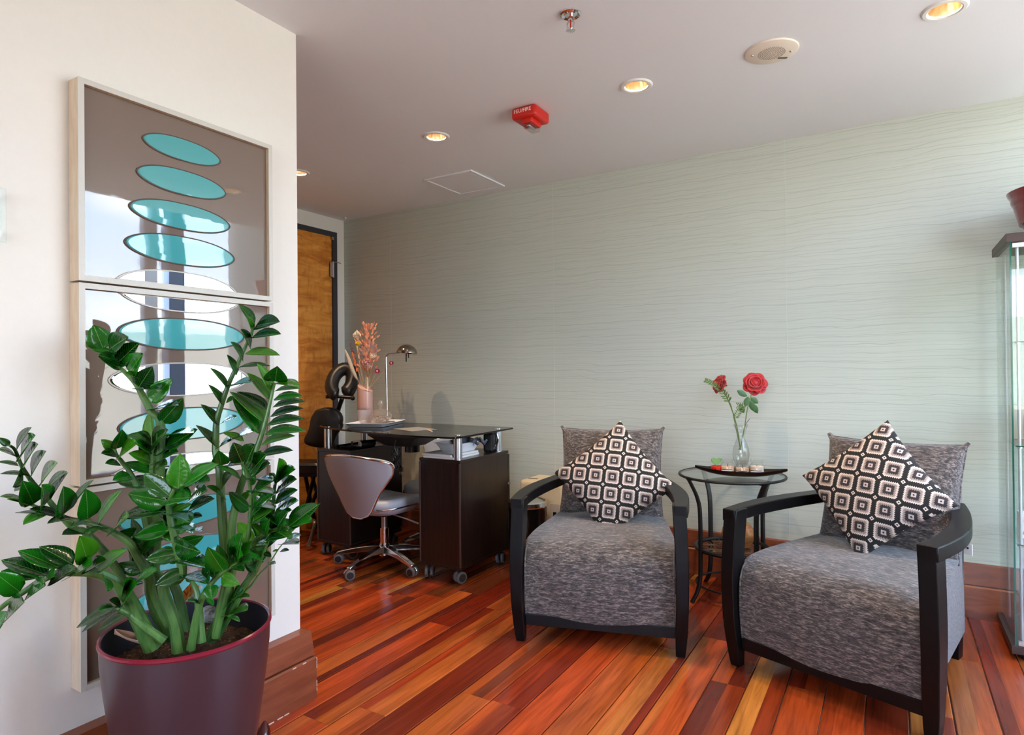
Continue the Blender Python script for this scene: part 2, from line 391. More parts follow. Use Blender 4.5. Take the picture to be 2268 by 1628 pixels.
wr = MB(); wr.box((X1 + .06, (Y0 + Y1) / 2, .17), (.12, Y1 - Y0, .34)); wr.box((X1 + .06, (Y0 + Y1) / 2, 2.74), (.12, Y1 - Y0, .12))
wr.box((X1 + .06, (Y0 + 1.02) / 2, 1.4), (.12, 1.02 - Y0, 2.6))
struct(wr.build('wall_right', m_cream))
wy = [1.05, 2.05, 2.94, 3.47]
for i, (a, b) in enumerate(zip(wy, wy[1:])):
    if i == 2: continue
    fr = MB()
    fr.box((X1 + .05, a, 1.51), (.07, .05, 2.34))
    if i == 1: fr.box((X1 + .05, b, 1.51), (.10, .13, 2.34))
    for zz_ in (.365, 2.66): fr.box((X1 + .05, (a + b) / 2, zz_), (.07, b - a, .05))
    w_ = struct(fr.build('window_%d' % (i + 1), m_alu if i != 1 else mat('slate_column', S(96, 112, 140), .5)))
    MB().box((X1 + .05, (a + b) / 2, 1.51), (.006, b - a - .06, 2.3)).build('pane', m_glass, w_)
w_ = struct(MB().box((X1 + .05, 2.745, 1.51), (.06, .10, 2.34)).build('window_3', mat('pale_mullion', S(190, 200, 214), .5)))
MB().box((X1 + .05, 3.235, 1.51), (.006, .44, 2.3)).build('pane', m_glass, w_)
wx = [-1.2, .15, X1]
for i, (a, b) in enumerate(zip(wx, wx[1:])):
    fr = MB()
    for xx in (a + .02, b - .02): fr.box((xx, Y0 - .05, 1.42), (.05, .07, 1.62))
    for zz_ in (.625, 2.22): fr.box(((a + b) / 2, Y0 - .05, zz_), (b - a - .08, .07, .05))
    w_ = struct(fr.build('window_%d' % (i + 4), m_alu))
    MB().box(((a + b) / 2, Y0 - .05, 1.42), (b - a - .08, .006, 1.56)).build('pane', m_glass, w_)
# ceiling with real holes for the recessed lamps
bm = bmesh.new()
def loop(pts):
    vs = [bm.verts.new((a, b, H)) for a, b in pts]
    return [bm.edges.new((vs[i], vs[(i + 1) % len(vs)])) for i in range(len(vs))]
ed = loop([(X0, Y0), (HX, Y0), (HX, Y1), (X0, Y1)])
for a, b in DL: ed += loop(circle(a, b, .050, 28))
bmesh.ops.triangle_fill(bm, use_beauty=True, use_dissolve=False, edges=ed)
me = bpy.data.meshes.new('ceiling'); bm.to_mesh(me); bm.free()
for pl in me.polygons:
    if pl.normal.z > 0: pl.flip()
me.materials.append(m_ceil)
ceil = struct(bpy.data.objects.new('ceiling', me)); COL.objects.link(ceil)
MB().box((HX - .02, (Y0 + Y1) / 2, (H + HH) / 2 + .002), (.04, Y1 - Y0, HH - H)).build('bulkhead', m_ceil, ceil)
MB().box(((HX + X1) / 2 - .02, (Y0 + Y1) / 2, HH + .03), (X1 - HX + .2, Y1 - Y0, .06)).build('raised_soffit', m_ceil, ceil)
MB().box(((HX + X0) / 2, (Y0 + Y1) / 2, HH + .03), (HX - X0, Y1 - Y0, .06)).build('slab', m_ceil, ceil)
# wallpaper seams (overlapping drops of paper)
wb = bpy.data.objects['wall_back']
for sx in (-3.145, -1.80, -.455, .89):
    MB().box((sx, Y1 - .0004, H / 2), (.0014, .0008, H)).build('paper_seam', mat('paper_seam', S(206, 210, 200), .5), wb)
# baseboards: two boards, the lower proud with a worn edge, the upper sloped
def bprofile(lo):
    if lo: return [(0, 0), (.036, 0), (.036, .137), (.030, .143), (0, .143)]
    return [(0, .143), (.020, .143), (.020, .150), (.032, .150), (.022, .236), (0, .239)]
def baseboard(name, a, b, nrm, ext=0.0):
    """a->b along the wall, nrm points into the room"""
    a, b, nrm = Vector(a), Vector(b), Vector(nrm); d = (b - a).normalized()
    root = None
    for lo in (True, False):
        prof = bprofile(lo)
        rings = [[a + nrm * q[0] + Vector((0, 0, q[1])) for q in prof], [b + nrm * q[0] + d * q[0] * ext + Vector((0, 0, q[1])) for q in prof]]
        o = MB().loft(rings).build('lower_board' if lo else 'upper_board', m_cherry, root) if root else MB().loft(rings).build(name, m_cherry)
        if root is None: root = struct(o)
    return root
bb = baseboard('baseboard_back', (X0, Y1, 0), (X1, Y1, 0), (0, -1, 0))
baseboard('baseboard_left', (X0, 1.9, 0), (X0, 2.18, 0), (1, 0, 0))
baseboard('baseboard_left', (X0, 3.395, 0), (X0, Y1, 0), (1, 0, 0))
def pprof(lo):
    if lo: return [(0, 0), (.052, 0), (.052, .137), (.047, .143), (0, .143)]
    return [(0, .143), (.034, .143), (.034, .150), (.046, .150), (.034, .232), (0, .236)]
root = None
for lo in (True, False):
    pr_ = pprof(lo)
    path = lambda q: [Vector((PX + q[0], Y0, q[1])), Vector((PX + q[0], PY + q[0] * .5, q[1])), Vector((PX - .16 - q[0], PY + q[0] * .5, q[1]))]
    cols = [path(q) for q in pr_]
    o = MB().loft([[c[i] for c in cols] for i in range(3)]).build('baseboard_partition' if lo else 'upper_board', m_cherry, root)
    if lo: root = struct(o)
# chipped pale edges on the partition baseboard corner
ch = MB()
for (a, b, c_) in ((.004, .010, .133), (.003, .03, .118), (.003, .02, .05), (.003, .012, .03)):
    ch.box((PX + .052, PY + .0255, c_), (a, .002, b))
for k in range(7): ch.box((PX + .0522, PY - .02 - k * .035 - R.random() * .02, .002 + (.137 if k < 2 else 0)), (.002, .012 + R.random() * .02, .003))
ch.build('worn_edge', mat('bare_wood', S(225, 200, 180), .7), root)
# door in the far-left wall
dr = struct(MB().box((X0 + .006, 2.87, 1.075), (.02, .97, 2.15)).build('door_1', m_door))
fr = MB(); fr.box((X0 + .012, 3.37, 1.093), (.04, .042, 2.186)); fr.box((X0 + .012, 2.37, 1.093), (.04, .042, 2.186)); fr.box((X0 + .012, 2.87, 2.168), (.04, .958, .036))
fr.build('door_frame', m_char, dr)
for hz in (1.90, 1.05, .25):
    h_ = MB(); h_.cyl((X0 + .036, 3.345, hz - .06), .008, .12, 10); h_.box((X0 + .033, 3.335, hz), (.004, .03, .11))
    if hz > 1.8: h_.box((X0 + .045, 3.385, hz + .055), (.02, .06, .006), .3)
    h_.build('hinge', m_chrome, dr, True)
MB().box((X0 + .034, 3.345, 2.135), (.012, .012, .02)).build('door_stop', m_chrome, dr)
# ------------------------------------------------------------------ floor planks
floor = struct(MB().box(((X0 + X1) / 2, (Y0 + Y1) / 2, -.032), (X1 - X0 + .3, Y1 - Y0 + .3, .04)).build('floor', m_sub))
PAL = [(S(190, 84, 36), 7), (S(200, 98, 44), 6), (S(168, 66, 30), 6), (S(136, 46, 24), 4), (S(108, 38, 22), 2), (S(206, 112, 50), 3), (S(214, 132, 60), .6), (S(122, 62, 32), 2), (S(180, 74, 32), 5)]
PW = .1216; gx0 = -1.2996
def pick():
    t = R.random() * sum(w for _, w in PAL)
    for c, w in PAL:
        t -= w
        if t <= 0: return tuple(min(1, q * R.uniform(.88, 1.14)) for q in c[:3]) + (1,)
    return PAL[0][0]
strips = []
for i in range(int((X0 - gx0) / PW) - 1, int((X1 - gx0) / PW) + 1):
    a = max(X0, gx0 + i * PW); b = min(X1, gx0 + (i + 1) * PW)
    if b - a < .004: continue
    yy = Y0 - R.random() * 1.2
    while yy < Y1:
        ln = R.uniform(.9, 1.9); ya, yb = max(yy, Y0), min(yy + ln, Y1); yy += ln
        if yb - ya < .02: continue
        n = R.choice((1, 2, 2, 3, 3)); cuts = [a]
        ws = [R.uniform(.5, 1.5) for _ in range(n)]; tot = sum(ws); acc = a
        for w in ws: acc += w / tot * (b - a); cuts.append(acc)
        for j in range(n):
            strips.append((cuts[j], cuts[j + 1], ya, yb, j == 0, j == n - 1))
def plank_mesh(mb, s):
    xa, xb, ya, yb, l, r = s
    g, e, h = .0017, .0001, .0026
    xa += g if l else e; xb -= g if r else e; ya += .0003; yb -= .0003
    bl, br = (h if l else 0.00005), (h if r else 0.00005)
    sec = [(xa, -.012), (xb, -.012), (xb, -.0016), (xb - br, 0), (xa + bl, 0), (xa, -.0016)]
    mb.loft([[(x, ya, z) for x, z in sec], [(x, yb, z) for x, z in sec]])
def seen(s):
    best = 0
    for t in (.1, .35, .65, .9):
        p = Vector(((s[0] + s[1]) / 2, lerp(s[2], s[3], t), 0)) - CP; d = p.dot(fw)
        if d < .2: continue
        u, w = 1134 + F * p.dot(rt) / d, 814 - F * p.dot(up) / d
        if 0 < u < 2268 and 0 < w < 1660 and not (p.x < PX and p.y < PY) and not u < 560: best = max(best, (s[1] - s[0]) * F / d * min(1, 2 / d))
    return best
strips.sort(key=seen, reverse=True)
far = MB(); fcol = []
for k, s in enumerate(strips):
    c = pick()
    if k < 290 and seen(s) > 0:
        mb = MB(); plank_mesh(mb, s); o = mb.build('plank', m_floor, floor); o.color = c
    else:
        n0 = len(far.f); plank_mesh(far, s); fcol += [c] * (len(far.f) - n0)
o = stuff(far.build('plank_remainder', m_floor_far, floor))
at_ = o.data.color_attributes.new('tone', 'FLOAT_COLOR', 'CORNER')
ci = 0; buf = []
for pl, c in zip(o.data.polygons, fcol): buf += list(c) * len(pl.loop_indices)
at_.data.foreach_set('color', buf)
# ------------------------------------------------------------------ ceiling fittings
def downlight(x, y, label):
    t = thing('recessed_downlight', label, 'ceiling light', (x, y, H), 0, 'recessed ceiling downlights')
    n = 32
    MB().lathe([(.047, .004), (.047, -.003), (.052, -.0065), (.062, -.006), (.067, -.001), (.067, 0), (.047, .004)], n).build('trim_ring', m_white, t, True)
    rf = MB(); rings = []
    for i in range(9):
        f_ = i / 8; r_ = .0468 * (1 - f_ * .62) ** .8; z_ = .002 + .095 * f_
        rings.append([((r_ * (1 - .03 * (k % 2))) * math.cos(2 * PI * k / 40), (r_ * (1 - .03 * (k % 2))) * math.sin(2 * PI * k / 40), z_) for k in range(40)])
    rf.loft(rings, True, False).build('reflector', m_gold, t, True)
    MB().sphere((0, 0, .082), .012, 12, 8).build('bulb', emis('halogen_bulb', (1, .76, .5, 1), 7), t, True)
    MB().lathe([(.052, .001), (.052, .11), (.001, .11)], 20).build('housing', m_black, t)
    l = bpy.data.lights.new('downlight_lamp', 'SPOT'); l.energy = DLW if y > 1 else DLW * .4; l.color = (1, .74, .47); l.spot_size = math.radians(104); l.spot_blend = .7; l.shadow_soft_size = .02
    lo_ = bpy.data.objects.new('downlight_lamp', l); COL.objects.link(lo_); lo_.parent = t; lo_.location = (0, 0, .055)
DLW = 58
for (x, y), lb in zip(DL, ('recessed ceiling downlight half hidden behind the partition corner', 'recessed ceiling downlight left of the red fire alarm', 'recessed ceiling downlight between fire alarm and round speaker', 'recessed ceiling downlight at the top right corner of the photo', 'recessed ceiling downlight out of view, nearest the picture triptych', 'recessed ceiling downlight out of view, straight above the camera', 'recessed ceiling downlight out of view, rear row on the partition side', 'recessed ceiling downlight out of view, rear row on the window side')):
    downlight(x, y, lb)
t = thing('ceiling_speaker', 'round cream perforated ceiling speaker grille with two screws', 'speaker', (-.366, 2.489, H))
MB().lathe([(.001, -.009), (.085, -.008), (.092, -.005), (.094, 0)], 48).build('grille', mat('speaker_cream', S(232, 218, 202), .45), t, True)
pf = MB()
for r_ in range(1, 8):
    for k in range(r_ * 6): pf.cyl((r_ * .0066 * math.cos(2 * PI * k / (r_ * 6)), r_ * .0066 * math.sin(2 * PI * k / (r_ * 6)), -.0098), .0016, .002, 6)
stuff(pf.build('perforations', mat('dark_hole', S(150, 134, 118), .9), t))
for s_ in (-1, 1): MB().sphere((s_ * .064, s_ * .022, -.0095), .0045, 10, 6, (1, 1, .7)).build('screw', m_chrome, t, True)
MB().box((.03, .058, -.0088), (.034, .012, .001), .5).build('maker_plate', mat('plate_grey', S(110, 105, 95), .4, .5), t)
t = thing('sprinkler_head', 'chrome fire sprinkler head with round escutcheon plate', 'sprinkler', (-.893, 1.872, H))
MB().lathe([(.001, -.006), (.018, -.006), (.022, -.003), (.03, -.007), (.035, -.004), (.036, 0)], 36).build('escutcheon', m_chrome, t, True)
MB().cyl((0, 0, -.024), .009, .02, 14).build('body', m_chrome, t, True)
fr = MB()
for s_ in (-1, 1): fr.tube([(s_ * .008, 0, -.02), (s_ * .013, 0, -.034), (s_ * .010, 0, -.046), (0, 0, -.053)], .0026, 8)
fr.build('frame_arms', m_chrome, t, True)
MB().cyl((0, 0, -.046), .0025, .026, 8).build('glass_bulb', mat('sprinkler_bulb_red', S(200, 40, 25), .1), t, True)
df = MB()
for k in range(12):
    a = 2 * PI * k / 12; df.box((.010 * math.cos(a), .010 * math.sin(a), -.0555), (.012, .0034, .0015), a)
df.cyl((0, 0, -.0565), .0075, .003, 14); df.build('deflector', m_chrome, t)
# fire alarm
t = thing('fire_alarm', 'red fire alarm strobe box on the ceiling', 'fire alarm', (-1.385, 2.475, H - .026), math.radians(0))
w_, d_, h_ = .125, .135, .052
MB().box((0, 0, 0), (w_, d_, h_)).build('housing', m_red, t, True, bevel=.012, segs=3)
MB().box((.012, -.012, -.036), (.05, .09, .024)).build('strobe_mount', m_red, t, True, bevel=.005)
MB().box((.012, -.012, -.058), (.044, .084, .024)).build('strobe_lens', thin_glass('strobe_clear', (.9, .9, .9, 1), .05), t, True, bevel=.008)
MB().box((.012, -.012, -.054), (.016, .06, .012)).build('flash_tube', m_chrome, t, True, bevel=.003)
cu = bpy.data.curves.new('lettering', 'FONT'); cu.body = 'FEU/FIRE'; cu.size = .0235; cu.align_x = 'CENTER'; cu.align_y = 'CENTER'; cu.extrude = .0004
cu.materials.append(mat('white_lettering', S(240, 225, 215), .5))
o = bpy.data.objects.new('lettering', cu); COL.objects.link(o); o.parent = t
o.location = (-.004, -d_ / 2 - .0006, .006); o.rotation_euler = (PI / 2, 0, 0)
bpy.context.view_layer.update(); tm = bpy.data.meshes.new_from_object(o.evaluated_get(bpy.context.evaluated_depsgraph_get()))
o2 = bpy.data.objects.new('lettering_mesh', tm); COL.objects.link(o2); o2.parent = t; o2.location = o.location; o2.rotation_euler = o.rotation_euler
bpy.data.objects.remove(o); o2.name = 'lettering'
# access hatch
t = thing('ceiling_hatch', 'square white access hatch set flush in the ceiling', 'access hatch', (-2.257, 3.19, H))
fr = MB()
for s_ in (-1, 1): fr.box((s_ * .168, 0, -.002), (.012, .375, .012)); fr.box((0, s_ * .18, -.002), (.336, .012, .012))
fr.build('hatch_frame', m_ceil, t, bevel=.001)
MB().box((0, 0, -.002), (.30, .325, .007)).build('hatch_door', m_ceil, t, bevel=.001)
MB().cyl((-.02, -.15, -.004), .006, .003, 12).build('latch', m_steel, t)
MB().tube([(-3.56, 3.44, H - .004), (-3.52, 3.41, H - .006)], .006, 6).build('ceiling_clip', m_white)
tag(bpy.data.objects['ceiling_clip'], 'tiny white clip pair in the far ceiling corner above the door', 'clip')
# outlet on the back wall, switch plate at the left edge
t = thing('wall_outlet', 'beige electrical outlet plate low on the green wall', 'outlet', (-1.775, Y1 - .004, .296))
MB().box((0, 0, 0), (.072, .007, .115)).build('cover_plate', mat('plate_taupe', S(196, 182, 166), .4), t, bevel=.002)
for zz_ in (-.025, .025): MB().box((0, -.004, zz_), (.03, .003, .026)).build('socket', mat('socket_grey', S(120, 112, 108), .5), t, bevel=.001)
t = thing('acrylic_sign', 'clear acrylic sign plate with rounded corners and white standoffs at the left edge', 'sign', (PX + .015, .56, 1.49))
MB().box((0, 0, 0), (.006, .15, .125)).build('plate', thin_glass('acrylic_clear', (.95, .98, .97, 1), .1, 1.2), t, bevel=.002)
for yy in (-.055, .055):
    for zz_ in (-.045, .045): MB().cyl((-.015, yy, zz_), .010, .02, 16, Matrix.Rotation(PI / 2, 4, 'Y')).build('standoff', m_white, t, True)
# ------------------------------------------------------------------ picture triptych on the partition
ELL = [  # left px, right px, half height m, panel, kind
 ((323, 303), (491, 356), .030, 0, 't'), ((310, 374), (503, 430), .034, 0, 't'), ((294, 449), (512, 505), .036, 0, 't'), ((284, 526), (522, 580), .039, 0, 't'),
 ((266, 618), (526, 654), .044, 0, 'm'), ((272, 640), (533, 668), .044, 1, 'm'),
 ((268, 741), (543, 740), .043, 1, 't'), ((250, 846), (552, 835), .045, 1, 'm'), ((270, 958), (545, 922), .044, 1, 't'), ((255, 1062), (540, 1022), .043, 1, 'm'),
 ((272, 1170), (535, 1105), .04, 2, 't'), ((285, 1265), (522, 1190), .037, 2, 't'), ((300, 1360), (510, 1265), .034, 2, 't'), ((320, 1445), (495, 1340), .03, 2, 't')]
AX = -1.71
for pi, (z0, z1, lb) in enumerate(((1.355, 1.860, 'topmost of three glossy taupe panels with teal ellipses in a pale frame'), (.846, 1.350, 'middle taupe panel of the triptych with mirrored and teal ellipses'), (.340, .841, 'lowest taupe panel of the triptych, behind the plant pot'))):
    ya, yb = .770, 1.338; cy, cz = (ya + yb) / 2, (z0 + z1) / 2
    t = thing('art_panel', lb, 'artwork', (PX, cy, z0), 0, 'three stacked art panels')
    for nm, c_, d_ in (('frame_side', (.024, ya - cy + .007, (z1 - z0) / 2), (.046, .014, z1 - z0)), ('frame_side', (.024, yb - cy - .007, (z1 - z0) / 2), (.046, .014, z1 - z0)),
                       ('frame_top', (.024, 0, z1 - z0 - .007), (.046, yb - ya - .028, .014)), ('frame_bottom', (.024, 0, .007), (.046, yb - ya - .028, .014))):
        o = MB().box(c_, d_).build(nm, m_frame, t, bevel=.001)
        fd = (.0025, d_[1], d_[2]); MB().box((.0485, c_[1], c_[2]), fd).build('leafed_face', m_framef, o)
    pan = MB().box((.022, 0, (z1 - z0) / 2), (.03, yb - ya - .028, z1 - z0 - .028)).build('panel', m_taupe, t, bevel=.002)
    for lp, rp, hh, p_, kd in ELL:
        if p_ != pi: continue
        a, b = onx(*lp, AX), onx(*rp, AX)
        ec, ez, hl = (a.y + b.y) / 2, (a.z + b.z) / 2, (b.y - a.y) / 2
        tilt = (b.z - a.z) / (b.y - a.y)
        lo_, hi_ = z0 + .016, z1 - .016
        def ring(s_, xx, n=48):
            out = []
            for k in range(n):
                c_, q_ = math.cos(2 * PI * k / n), math.sin(2 * PI * k / n)
                yy = hl * s_ * math.copysign(abs(c_) ** .86, c_); zz_ = hh * s_ * math.copysign(abs(q_) ** 1.12, q_) + 0 * tilt
                out.append((xx, ec + yy, min(hi_, max(lo_, ez + zz_))))
            return out
        kx = AX - .013
        MB().loft([ring(1.0, kx + .0002), ring(1.0, kx + .003), ring(.97, kx + .0045), ring(.6, kx + .0048), ring(.2, kx + .0049)] if kd == 't' else [ring(1, kx + .0002), ring(1, kx + .003), ring(.98, kx + .0034)]).build('ellipse', m_teal if kd == 't' else m_mirror, pan, False, world=True)
        rr = ring(1.02, kx + .002); MB().tube([Vector(q) for q in rr] + [Vector(rr[0])], .0022, 6, False).build('ellipse_rim', m_framef if kd == 'm' else mat('ellipse_edge', S(96, 82, 74), .15), pan, True, world=True)
# ------------------------------------------------------------------ armchairs
def pillow_pts(w, h, th, k, n=18, pw=.42, bend=0.0):
    mb = MB()
    for sgn in (1, -1):
        def fn(u, v_):
            a, b = 2 * u - 1, 2 * v_ - 1
            # denser near the edges
            a, b = math.sin(a * PI / 2), math.sin(b * PI / 2)
            x_ = a * w / 2 * (1 - k * (1 - b * b)); y_ = b * h / 2 * (1 - k * (1 - a * a))
            z_ = sgn * th / 2 * (max(0, (1 - a * a)) * max(0, (1 - b * b))) ** pw
            z_ += .004 * noise.noise(Vector((x_ * 14, y_ * 14, sgn * 3.1))) * (1 - a * a) * (1 - b * b) * 2 + bend * a * a
            return (x_, y_, z_)
        mb.grid(fn, n, n)
    return mb
def hwid(y_): return .318 - .105 * max(0, y_ / .72) ** 1.5
def armchair(label, loc, rz):
    t = thing('armchair', label, 'armchair', loc, rz, 'two matching armchairs')
    for s_ in (-1, 1):
        rings = []
        for i in range(13):
            z_ = .592 * i / 12; f_ = i / 12
            hx = interp([(0, .018), (.12, .023), (.5, .025), (1, .026)], f_)
            yf = interp([(0, -.014), (.3, -.042), (.6, -.047), (1, -.034)], f_); yb_ = interp([(0, .024), (.3, .028), (.7, .034), (1, .044)], f_)
            xc = s_ * (.3275 + .010 * math.sin(PI * f_) - .006)
            rings.append([(xc - hx, yf, z_), (xc + hx, yf, z_), (xc + hx, yb_, z_), (xc - hx, yb_, z_)])
        MB().loft(rings).build('front_leg', m_wenge, t, True, bevel=.003)
        rings = []
        for i in range(19):
            f_ = i / 18; y_ = -.036 + .74 * f_
            xc = s_ * (.3275 + .012 * math.sin(PI * min(1, f_ * 1.4)) - .125 * f_ ** 2.1)
            hx = interp([(0, .026), (.35, .033), (.75, .034), (1, .022)], f_); zt = .593 + .006 * f_; zb = zt - interp([(0, .046), (.5, .044), (1, .036)], f_)
            sl = s_ * -.28 * f_
            rings.append([(xc - hx, y_ + sl * -hx * s_, zb), (xc + hx, y_ + sl * hx * s_, zb), (xc + hx, y_ + sl * hx * s_, zt), (xc - hx, y_ + sl * -hx * s_, zt)])
        MB().loft(rings).build('armrest', m_wenge, t, True, bevel=.004)
        rings = []
        for i in range(7):
            f_ = i / 6; xc = s_ * lerp(.185, .205, f_); y_ = lerp(.70, .66, f_); z_ = .562 * f_
            rings.append([(xc - .019, y_ - .025, z_), (xc + .019, y_ - .025, z_), (xc + .019, y_ + .025, z_), (xc - .019, y_ + .025, z_)])
        MB().loft(rings).build('rear_leg', m_wenge, t, True, bevel=.003)
    MB().box((0, .012, .0875), (.604, .026, .045)).build('front_rail', m_wenge, t, bevel=.002)
    for s_ in (-1, 1): MB().loft([[(s_ * .29, .03, .07), (s_ * .265, .03, .07), (s_ * .265, .03, .11), (s_ * .29, .03, .11)], [(s_ * .195, .72, .07), (s_ * .17, .72, .07), (s_ * .17, .72, .11), (s_ * .195, .72, .11)]]).build('side_rail', m_wenge, t)
    # upholstered seat block
    prof = smoothpts([(.010, .086, 0), (-.002, .16, 0), (-.008, .24, 0), (-.006, .31, 0), (.006, .355, 0), (.034, .385, 0), (.085, .402, 0), (.2, .412, 0), (.4, .418, 0), (.62, .424, 0), (.70, .425, 0), (.735, .40, 0), (.75, .30, 0), (.76, .086, 0)], 3)
    nx = 22; mb = MB(); rings = []
    for j in range(nx + 1):
        a = -1 + 2 * j / nx; a = math.sin(a * PI / 2) if abs(a) < 1 else a
        rg = []
        for q in prof:
            ins = 1.0 - .014 * (1 if abs(a) > .999 else 0)
            hw_ = hwid(max(0, q.x)) * ins
            if q.x < .05: hw_ = min(hw_, lerp(.298, hwid(.05), max(0, min(1, (q.x - .02) / .03))))
            wr_ = .006 * noise.noise(Vector((a * 3.2 + loc[0] * 9, q.x * 7, q.y * 9))) + .004 * noise.noise(Vector((a * 8 + loc[0] * 5, q.x * 12, q.y * 16)))
            edge = (1 - abs(a)) ** .5 if abs(a) < 1 else 0
            dome = .012 * (1 - a * a) if q.y > .38 else .010 * (1 - a * a) * (1 if q.x < .1 else 0)
            nz = dome if q.y > .38 else 0
            ny = -(dome if (q.y <= .38 and q.x < .1) else 0)
            if abs(a) > .999: nz -= .010 if q.y > .3 else 0
            wr_ *= max(.15, min(1, (q.y - .1) / .1))
            rg.append((a * hw_, q.x + ny + wr_ * (q.y < .4), q.y + nz + wr_ * (q.y >= .36) * min(1, edge * 2)))
        rings.append(rg)
    st = mb.loft(rings, True, True).build('seat', m_heather, t, True, angle=60)
    for s_ in (-1, 1):
        pts = [(s_ * min(.300, hwid(max(0, q.x)) + .0), q.x - .002, q.y + (.0 if q.y < .36 else .002)) for q in prof if q.x < .09]
        MB().tube([Vector(q) for q in pts], .0035, 6).build('welt', m_heather, st, True)
    # backrest block + loose back cushion with eared corners
    rings = []
    for i in range(9):
        f_ = i / 8; z_ = lerp(.36, .74, f_); yc = lerp(.655, .735, f_); hw_ = lerp(.205, .20, f_) * (1 - .03 * (i in (0, 8)))
        th = .055 * (1 - .4 * (i in (0, 8)))
        rings.append([(hw_ * a, yc + b * th, z_) for a, b in ((-1, -.6), (-.94, -1), (.94, -1), (1, -.6), (1, .6), (.94, 1), (-.94, 1), (-1, .6))])
    bk = MB().loft(rings).build('backrest', m_heather, t, True, angle=60)
    if loc[0] > -.4:
        MB().box((.248, .64, .44), (.03, .002, .042), -.3).build('care_tag', m_paper2, bk)
        MB().cyl((.247, .637, .445), .004, .001, 10, Matrix.Rotation(PI / 2, 4, 'X')).build('care_tag_print', m_black, bk)
    mb = pillow_pts(.50, .44, .17, .055, 20, .36)
    M = Matrix.Translation((0, .585, .615)) @ Matrix.Rotation(math.radians(90 - 15), 4, 'X')
    mb.v = [M @ q for q in mb.v]
    # floppy corner ears, hanging seam
    cu_ = mb.build('back_cushion', m_heather, t, 'all')
    bd = []
    for sd_ in range(4):
        for k_ in range(12):
            q_ = -1 + 2 * k_ / 12; a_, b_ = ((q_, -1), (1, q_), (-q_, 1), (-1, -q_))[sd_]
            bd.append(M @ Vector((a_ * .25 * (1 - .055 * (1 - b_ * b_)), b_ * .22 * (1 - .055 * (1 - a_ * a_)), 0)))
    pts = bd + [bd[0]]
    MB().tube(pts, .0035, 6).build('cushion_piping', m_heather, cu_, True)
    for s_ in (-1, 1):
        MB().tube([M @ Vector((s_ * .225, .198, 0)), M @ Vector((s_ * .245, .216, 0)), M @ Vector((s_ * .256, .230, .002))], [.022, .016, .010], 8, True, .6).build('cushion_ear', m_heather, cu_, True)
    return t
c1 = Vector((-1.025, 2.35, 0)); c2 = Vector((-.2085, 2.365, 0)); a1, a2 = math.radians(16.5), math.radians(-19.6)
armchair('grey tweed armchair with black wooden arms, left of the round side table', c1, a1)
armchair('grey tweed armchair with black wooden arms, right of the round side table', c2, a2)
def throw(label, sz, dc, lean, rz, off):
    pm = pillow_pts(sz, sz, .15, .085, 20, .40)
    o = pm.build('throw_pillow', m_pillow, None, 'all')
    o.matrix_world = Matrix.Translation(dc) @ Matrix.Rotation(rz, 4, 'Z') @ Matrix.Rotation(math.radians(90 - lean), 4, 'X') @ Matrix.Rotation(PI / 4 + off, 4, 'Z')
    return tag(o, label, 'pillow', 'patterned throw pillows')
throw('black and white geometric throw pillow stood on its corner, on the left armchair', .41, c1 + Matrix.Rotation(a1, 3, 'Z') @ Vector((.028, .425, .607)), 20, a1, math.radians(-5))
throw('black and white geometric throw pillow stood on its corner, on the right armchair', .395, c2 + Matrix.Rotation(a2, 3, 'Z') @ Vector((.0, .435, .655)), 20, a2, math.radians(-4))
# ------------------------------------------------------------------ manicure desk
GZ = .785
t = thing('manicure_desk', 'black glass topped manicure desk on two dark brown wheeled cabinets', 'desk', (-2.5, 2.93, 0))
front = smoothpts([(-3.135, 2.80, 0), (-3.06, 2.765, 0), (-2.85, 2.685, 0), (-2.5, 2.605, 0), (-2.2, 2.572, 0), (-1.98, 2.588, 0), (-1.925, 2.61, 0), (-1.908, 2.66, 0)], 5)
poly = [(q.x, q.y) for q in front] + [(-1.93, 3.20), (-1.95, 3.225), (-2.8, 3.225), (-3.0, 3.12), (-3.12, 2.93), (-3.145, 2.84)]
top = MB().prism(poly, GZ - .010, GZ).build('glass_top', m_smoke, t, True, world=True, bevel=.002)
def cabinet(x0, x1, y0, y1, drawers_back):
    z0, z1 = .078, .655
    b = MB().box(((x0 + x1) / 2, (y0 + y1) / 2, (z0 + z1) / 2 - .008), (x1 - x0 - .006, y1 - y0 - .006, z1 - z0 - .017)).build('cabinet_body', m_espresso, t, world=True)
    MB().box(((x0 + x1) / 2, (y0 + y1) / 2, z1 - .008), (x1 - x0, y1 - y0, .016)).build('cabinet_top', m_espresso, b, world=True, bevel=.0015)
    MB().box(((x0 + x1) / 2, (y0 + y1) / 2, z0 + .008), (x1 - x0, y1 - y0, .016)).build('cabinet_base', m_espresso, b, world=True, bevel=.0015)
    edge = mat('edge_banding', S(84, 66, 60), .35)
    for xx in (x0 + .004, x1 - .004): MB().box((xx, y0 + .001, (z0 + z1) / 2 - .002), (.008, .006, z1 - z0 - .034)).build('edge_strip', edge, b, world=True)
    for zz_ in (.105, .285, .465):
        d = MB().box(((x0 + x1) / 2, y1 + .007, zz_ + .085), (x1 - x0 - .004, .016, .168)).build('drawer_front', m_espresso, b, world=True, bevel=.0015)
        if zz_ > .2: MB().box((x1 + .002, y1 + .008, zz_ - .004), (.006, .016, .006)).build('drawer_rail', m_steel, b, world=True)
    for i, (xx, yy) in enumerate(((x0 + .035, y0 + .04), (x1 - .035, y0 + .04), (x1 - .035, y1 - .04), (x0 + .035, y1 - .04))):
        caster(t, xx, yy, .031, (.5, -.35, .2, -.6)[i], .078)
